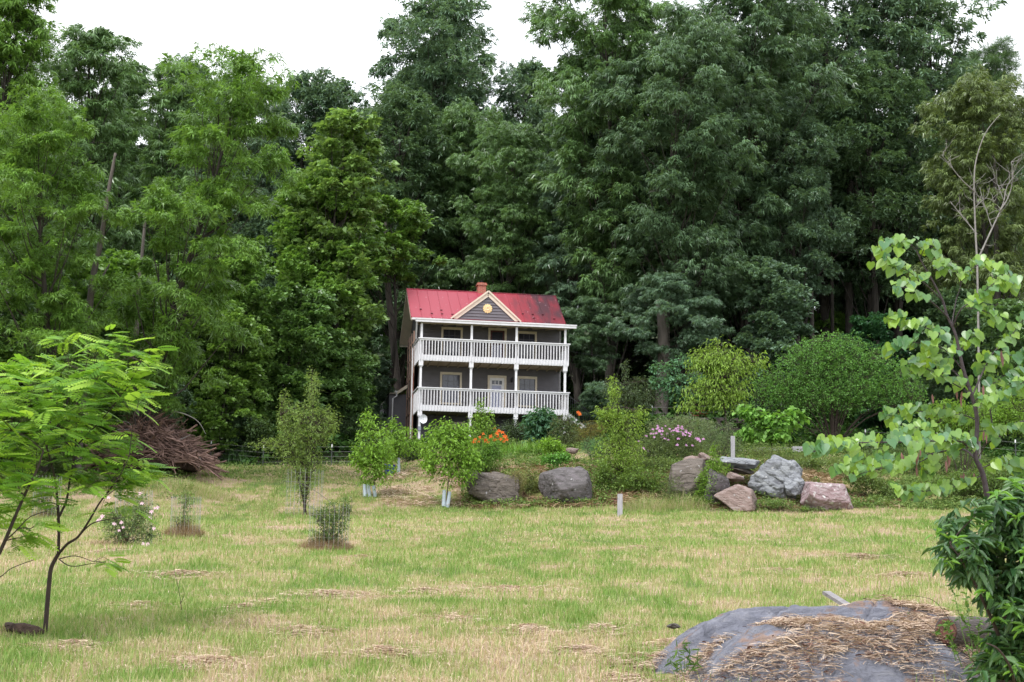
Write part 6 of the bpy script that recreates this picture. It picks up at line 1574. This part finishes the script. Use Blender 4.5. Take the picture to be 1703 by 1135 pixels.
# --- dark lance leafed bush in the lower right corner
M_PB = leafmat("peach_leaves", (.035, .10, .035), (.10, .20, .055), .22, .38, .55, (1.3, 1.3, .6))
M_PT = leafmat("fresh_peach_leaves", (.13, .30, .05), (.20, .38, .07), .4, .45, .4, (1.3, 1.3, .6))
def peach():
    d = 9.0; rg = np.random.default_rng(14); b = at(1690, 1230, d); o = thing("lance_leaf_bush", "dark glossy lance leafed bush filling the lower right corner", "bush", b); mb = MB()
    S = skeleton(mb, [limb([(1690, 1240), (1680, 1100), (1672, 1000), (1665, 900), (1650, 850)], d, .02, .006), limb([(1690, 1180), (1720, 1050), (1735, 900), (1720, 800)], d, .018, .005), limb([(1680, 1100), (1640, 1010, -.2), (1610, 950, -.3), (1580, 905, -.3)], d, .012, .004),
                      limb([(1675, 1010), (1640, 960, .2), (1600, 880, .2), (1560, 880, .2)], d, .010, .003), limb([(1690, 1150), (1680, 1110, -.4), (1660, 1080, -.5), (1640, 1070, -.5)], d, .010, .003)], 8)
    E = [(1665, 840, 50, 26), (1640, 880, 60, 26), (1600, 900, 45, 22), (1690, 880, 45, 50), (1620, 935, 50, 26), (1660, 960, 55, 40), (1590, 950, 26, 12), (1700, 1000, 45, 60), (1690, 1090, 40, 50), (1580, 870, 24, 10), (1740, 950, 60, 120), (1665, 1060, 20, 22), (1700, 820, 40, 30), (1655, 1110, 40, 40), (1625, 905, 60, 20)]
    A = ell_pts(E, d, 600, rg, depth=.36, shell=.55); D = grow(mb, S, A, rg, .006, .002, 8, .08); mb.build("stems", M_TWIG, o, off=b, smooth=True)
    per = 7; n = len(A); P = np.repeat(A, per, 0) - np.repeat(D, per, 0) * np.tile(np.linspace(0, .13, per), n)[:, None] + rg.normal(0, .008, (n * per, 3))
    X = unit(np.repeat(D, per, 0) * .5 + rg.normal(0, .6, (n * per, 3)) * [1, 1, .4] + np.array([0, -.15, -.42])); NN = unit(UPV + np.array([0, -.45, 0]) + rg.normal(0, .35, (n * per, 3)))
    leaves_obj("foliage", M_PB, o, P, X, NN, rg.uniform(.065, .12, n * per), [t_lance(.30, .07, .22), t_lance(.26, .05, .3)], rg, off=b)
    tips = [(1592, 900), (1665, 820), (1690, 860), (1575, 930), (1655, 905), (1700, 915), (1640, 985), (1682, 1010), (1660, 1030), (1700, 1045), (1690, 1110), (1560, 885), (1680, 800), (1640, 870)]
    C = np.array([at(x, y, d - .35 + rg.normal(0, .05)) for x, y in tips]); per = 8; n = len(C); P = np.repeat(C, per, 0) + rg.normal(0, .012, (n * per, 3)); a = rg.uniform(0, 6.283, n * per)
    X = unit(np.stack([np.cos(a), np.sin(a), rg.uniform(-.7, .5, n * per)], 1)); leaves_obj("young_leaves", M_PT, o, P, X, unit(UPV + np.array([0, -.5, 0]) + rg.normal(0, .3, (n * per, 3))), rg.uniform(.05, .095, n * per), [t_lance(.26, .07, .25)], rg, off=b)
peach()
# weedy stems and arching dead canes beside it
def weeds(name, label, cat, pts, d, seed, leaf, m, nleaf, r=.0035, tp=None):
    rg = np.random.default_rng(seed); b = at(*pts[0][0], d); o = thing(name, label, cat, b); mb = MB(); P = []; X = []
    for q in pts:
        Q = smooth_poly([at(x, y, d + rg.normal(0, .03)) for x, y in q], 5); mb.tube(Q, list(np.linspace(r, r * .35, len(Q))), 4, False)
        for i in range(nleaf):
            u = rg.uniform(.15, 1) * (len(Q) - 1.01); j = int(u); P.append(Q[j] + (Q[j + 1] - Q[j]) * (u - j)); X.append([rg.normal(0, 1), rg.normal(0, .7) - .2, rg.normal(.2, .5)])
    mb.build("stems", M_TWIG if nleaf < 8 else M_STALK, o, off=b)
    if P: leaves_obj("foliage", m, o, np.array(P), unit(np.array(X)), unit(UPV + rg.normal(0, .5, (len(P), 3)) + [0, -.4, 0]), leaf * rg.uniform(.6, 1.2, len(P)), tp or LANCEW, rg, off=b)
    return o
M_WD = rampmat("small_weed_leaves", [(0, (.06, .14, .03)), (1, (.18, .30, .06))], .35)
weeds("weeds", "small leaved weed stems growing beside the old log", "weeds", [[(1615, 1100), (1600, 1050), (1590, 1000), (1578, 965)], [(1620, 1100), (1612, 1040), (1607, 985)], [(1625, 1110), (1628, 1050), (1632, 1010)], [(1600, 1110), (1585, 1070), (1570, 1040), (1556, 1055)], [(1640, 1110), (1645, 1040), (1650, 1000)], [(1650, 1120), (1662, 1060), (1668, 1020)], [(1630, 1110), (1618, 1060), (1600, 1030)], [(1655, 1130), (1640, 1080), (1620, 1060)], [(1590, 1100), (1580, 1060), (1577, 1035)], [(1670, 1130), (1660, 1090), (1650, 1070)]], 11.4, 5, .045, M_WD, 34)
weeds("dead_canes", "thin arching dead canes over the right end of the flat rock", "canes", [[(1640, 1110), (1600, 1065), (1560, 1005), (1525, 992), (1500, 992)], [(1620, 1100), (1570, 1060), (1530, 1030), (1495, 1015)], [(1650, 1120), (1590, 1085), (1540, 1075), (1500, 1040)], [(1640, 1130), (1600, 1100), (1560, 1090), (1520, 1060)], [(1660, 1125), (1662, 1090), (1672, 1060)]], 11.6, 6, .03, M_WD, 1, .003)
weeds("bare_seedling", "thin reddish dead stem standing in the near meadow", "weeds", [[(302, 1015), (298, 985), (291, 955), (290, 945)], [(300, 1005), (306, 990), (304, 975)], [(310, 1020), (322, 1030), (332, 1038)]], 16.5, 7, .02, M_WD, 0, .004)
weeds("grass_seedlings", "tuft of green stems at the left foot of the flat rock", "weeds", [[(1135, 1120), (1130, 1095), (1126, 1078)], [(1140, 1122), (1143, 1100), (1150, 1080)], [(1138, 1120), (1138, 1095), (1134, 1070)], [(1145, 1122), (1155, 1105), (1160, 1090)], [(1132, 1122), (1120, 1105), (1112, 1095)]], 12.0, 9, .08, M_WD, 14, .003, LANCEN)

weeds("weeds", "bright lower weeds in front of the dark leafed bush", "weeds", [[(1690, 1160), (1680 + i * 3 - 30, 1120), (1670 + (i * 17) % 50 - 30, 1060 + (i * 7) % 30)] for i in range(14)], 10.6, 25, .06, M_PT, 40, .003, LANCE)
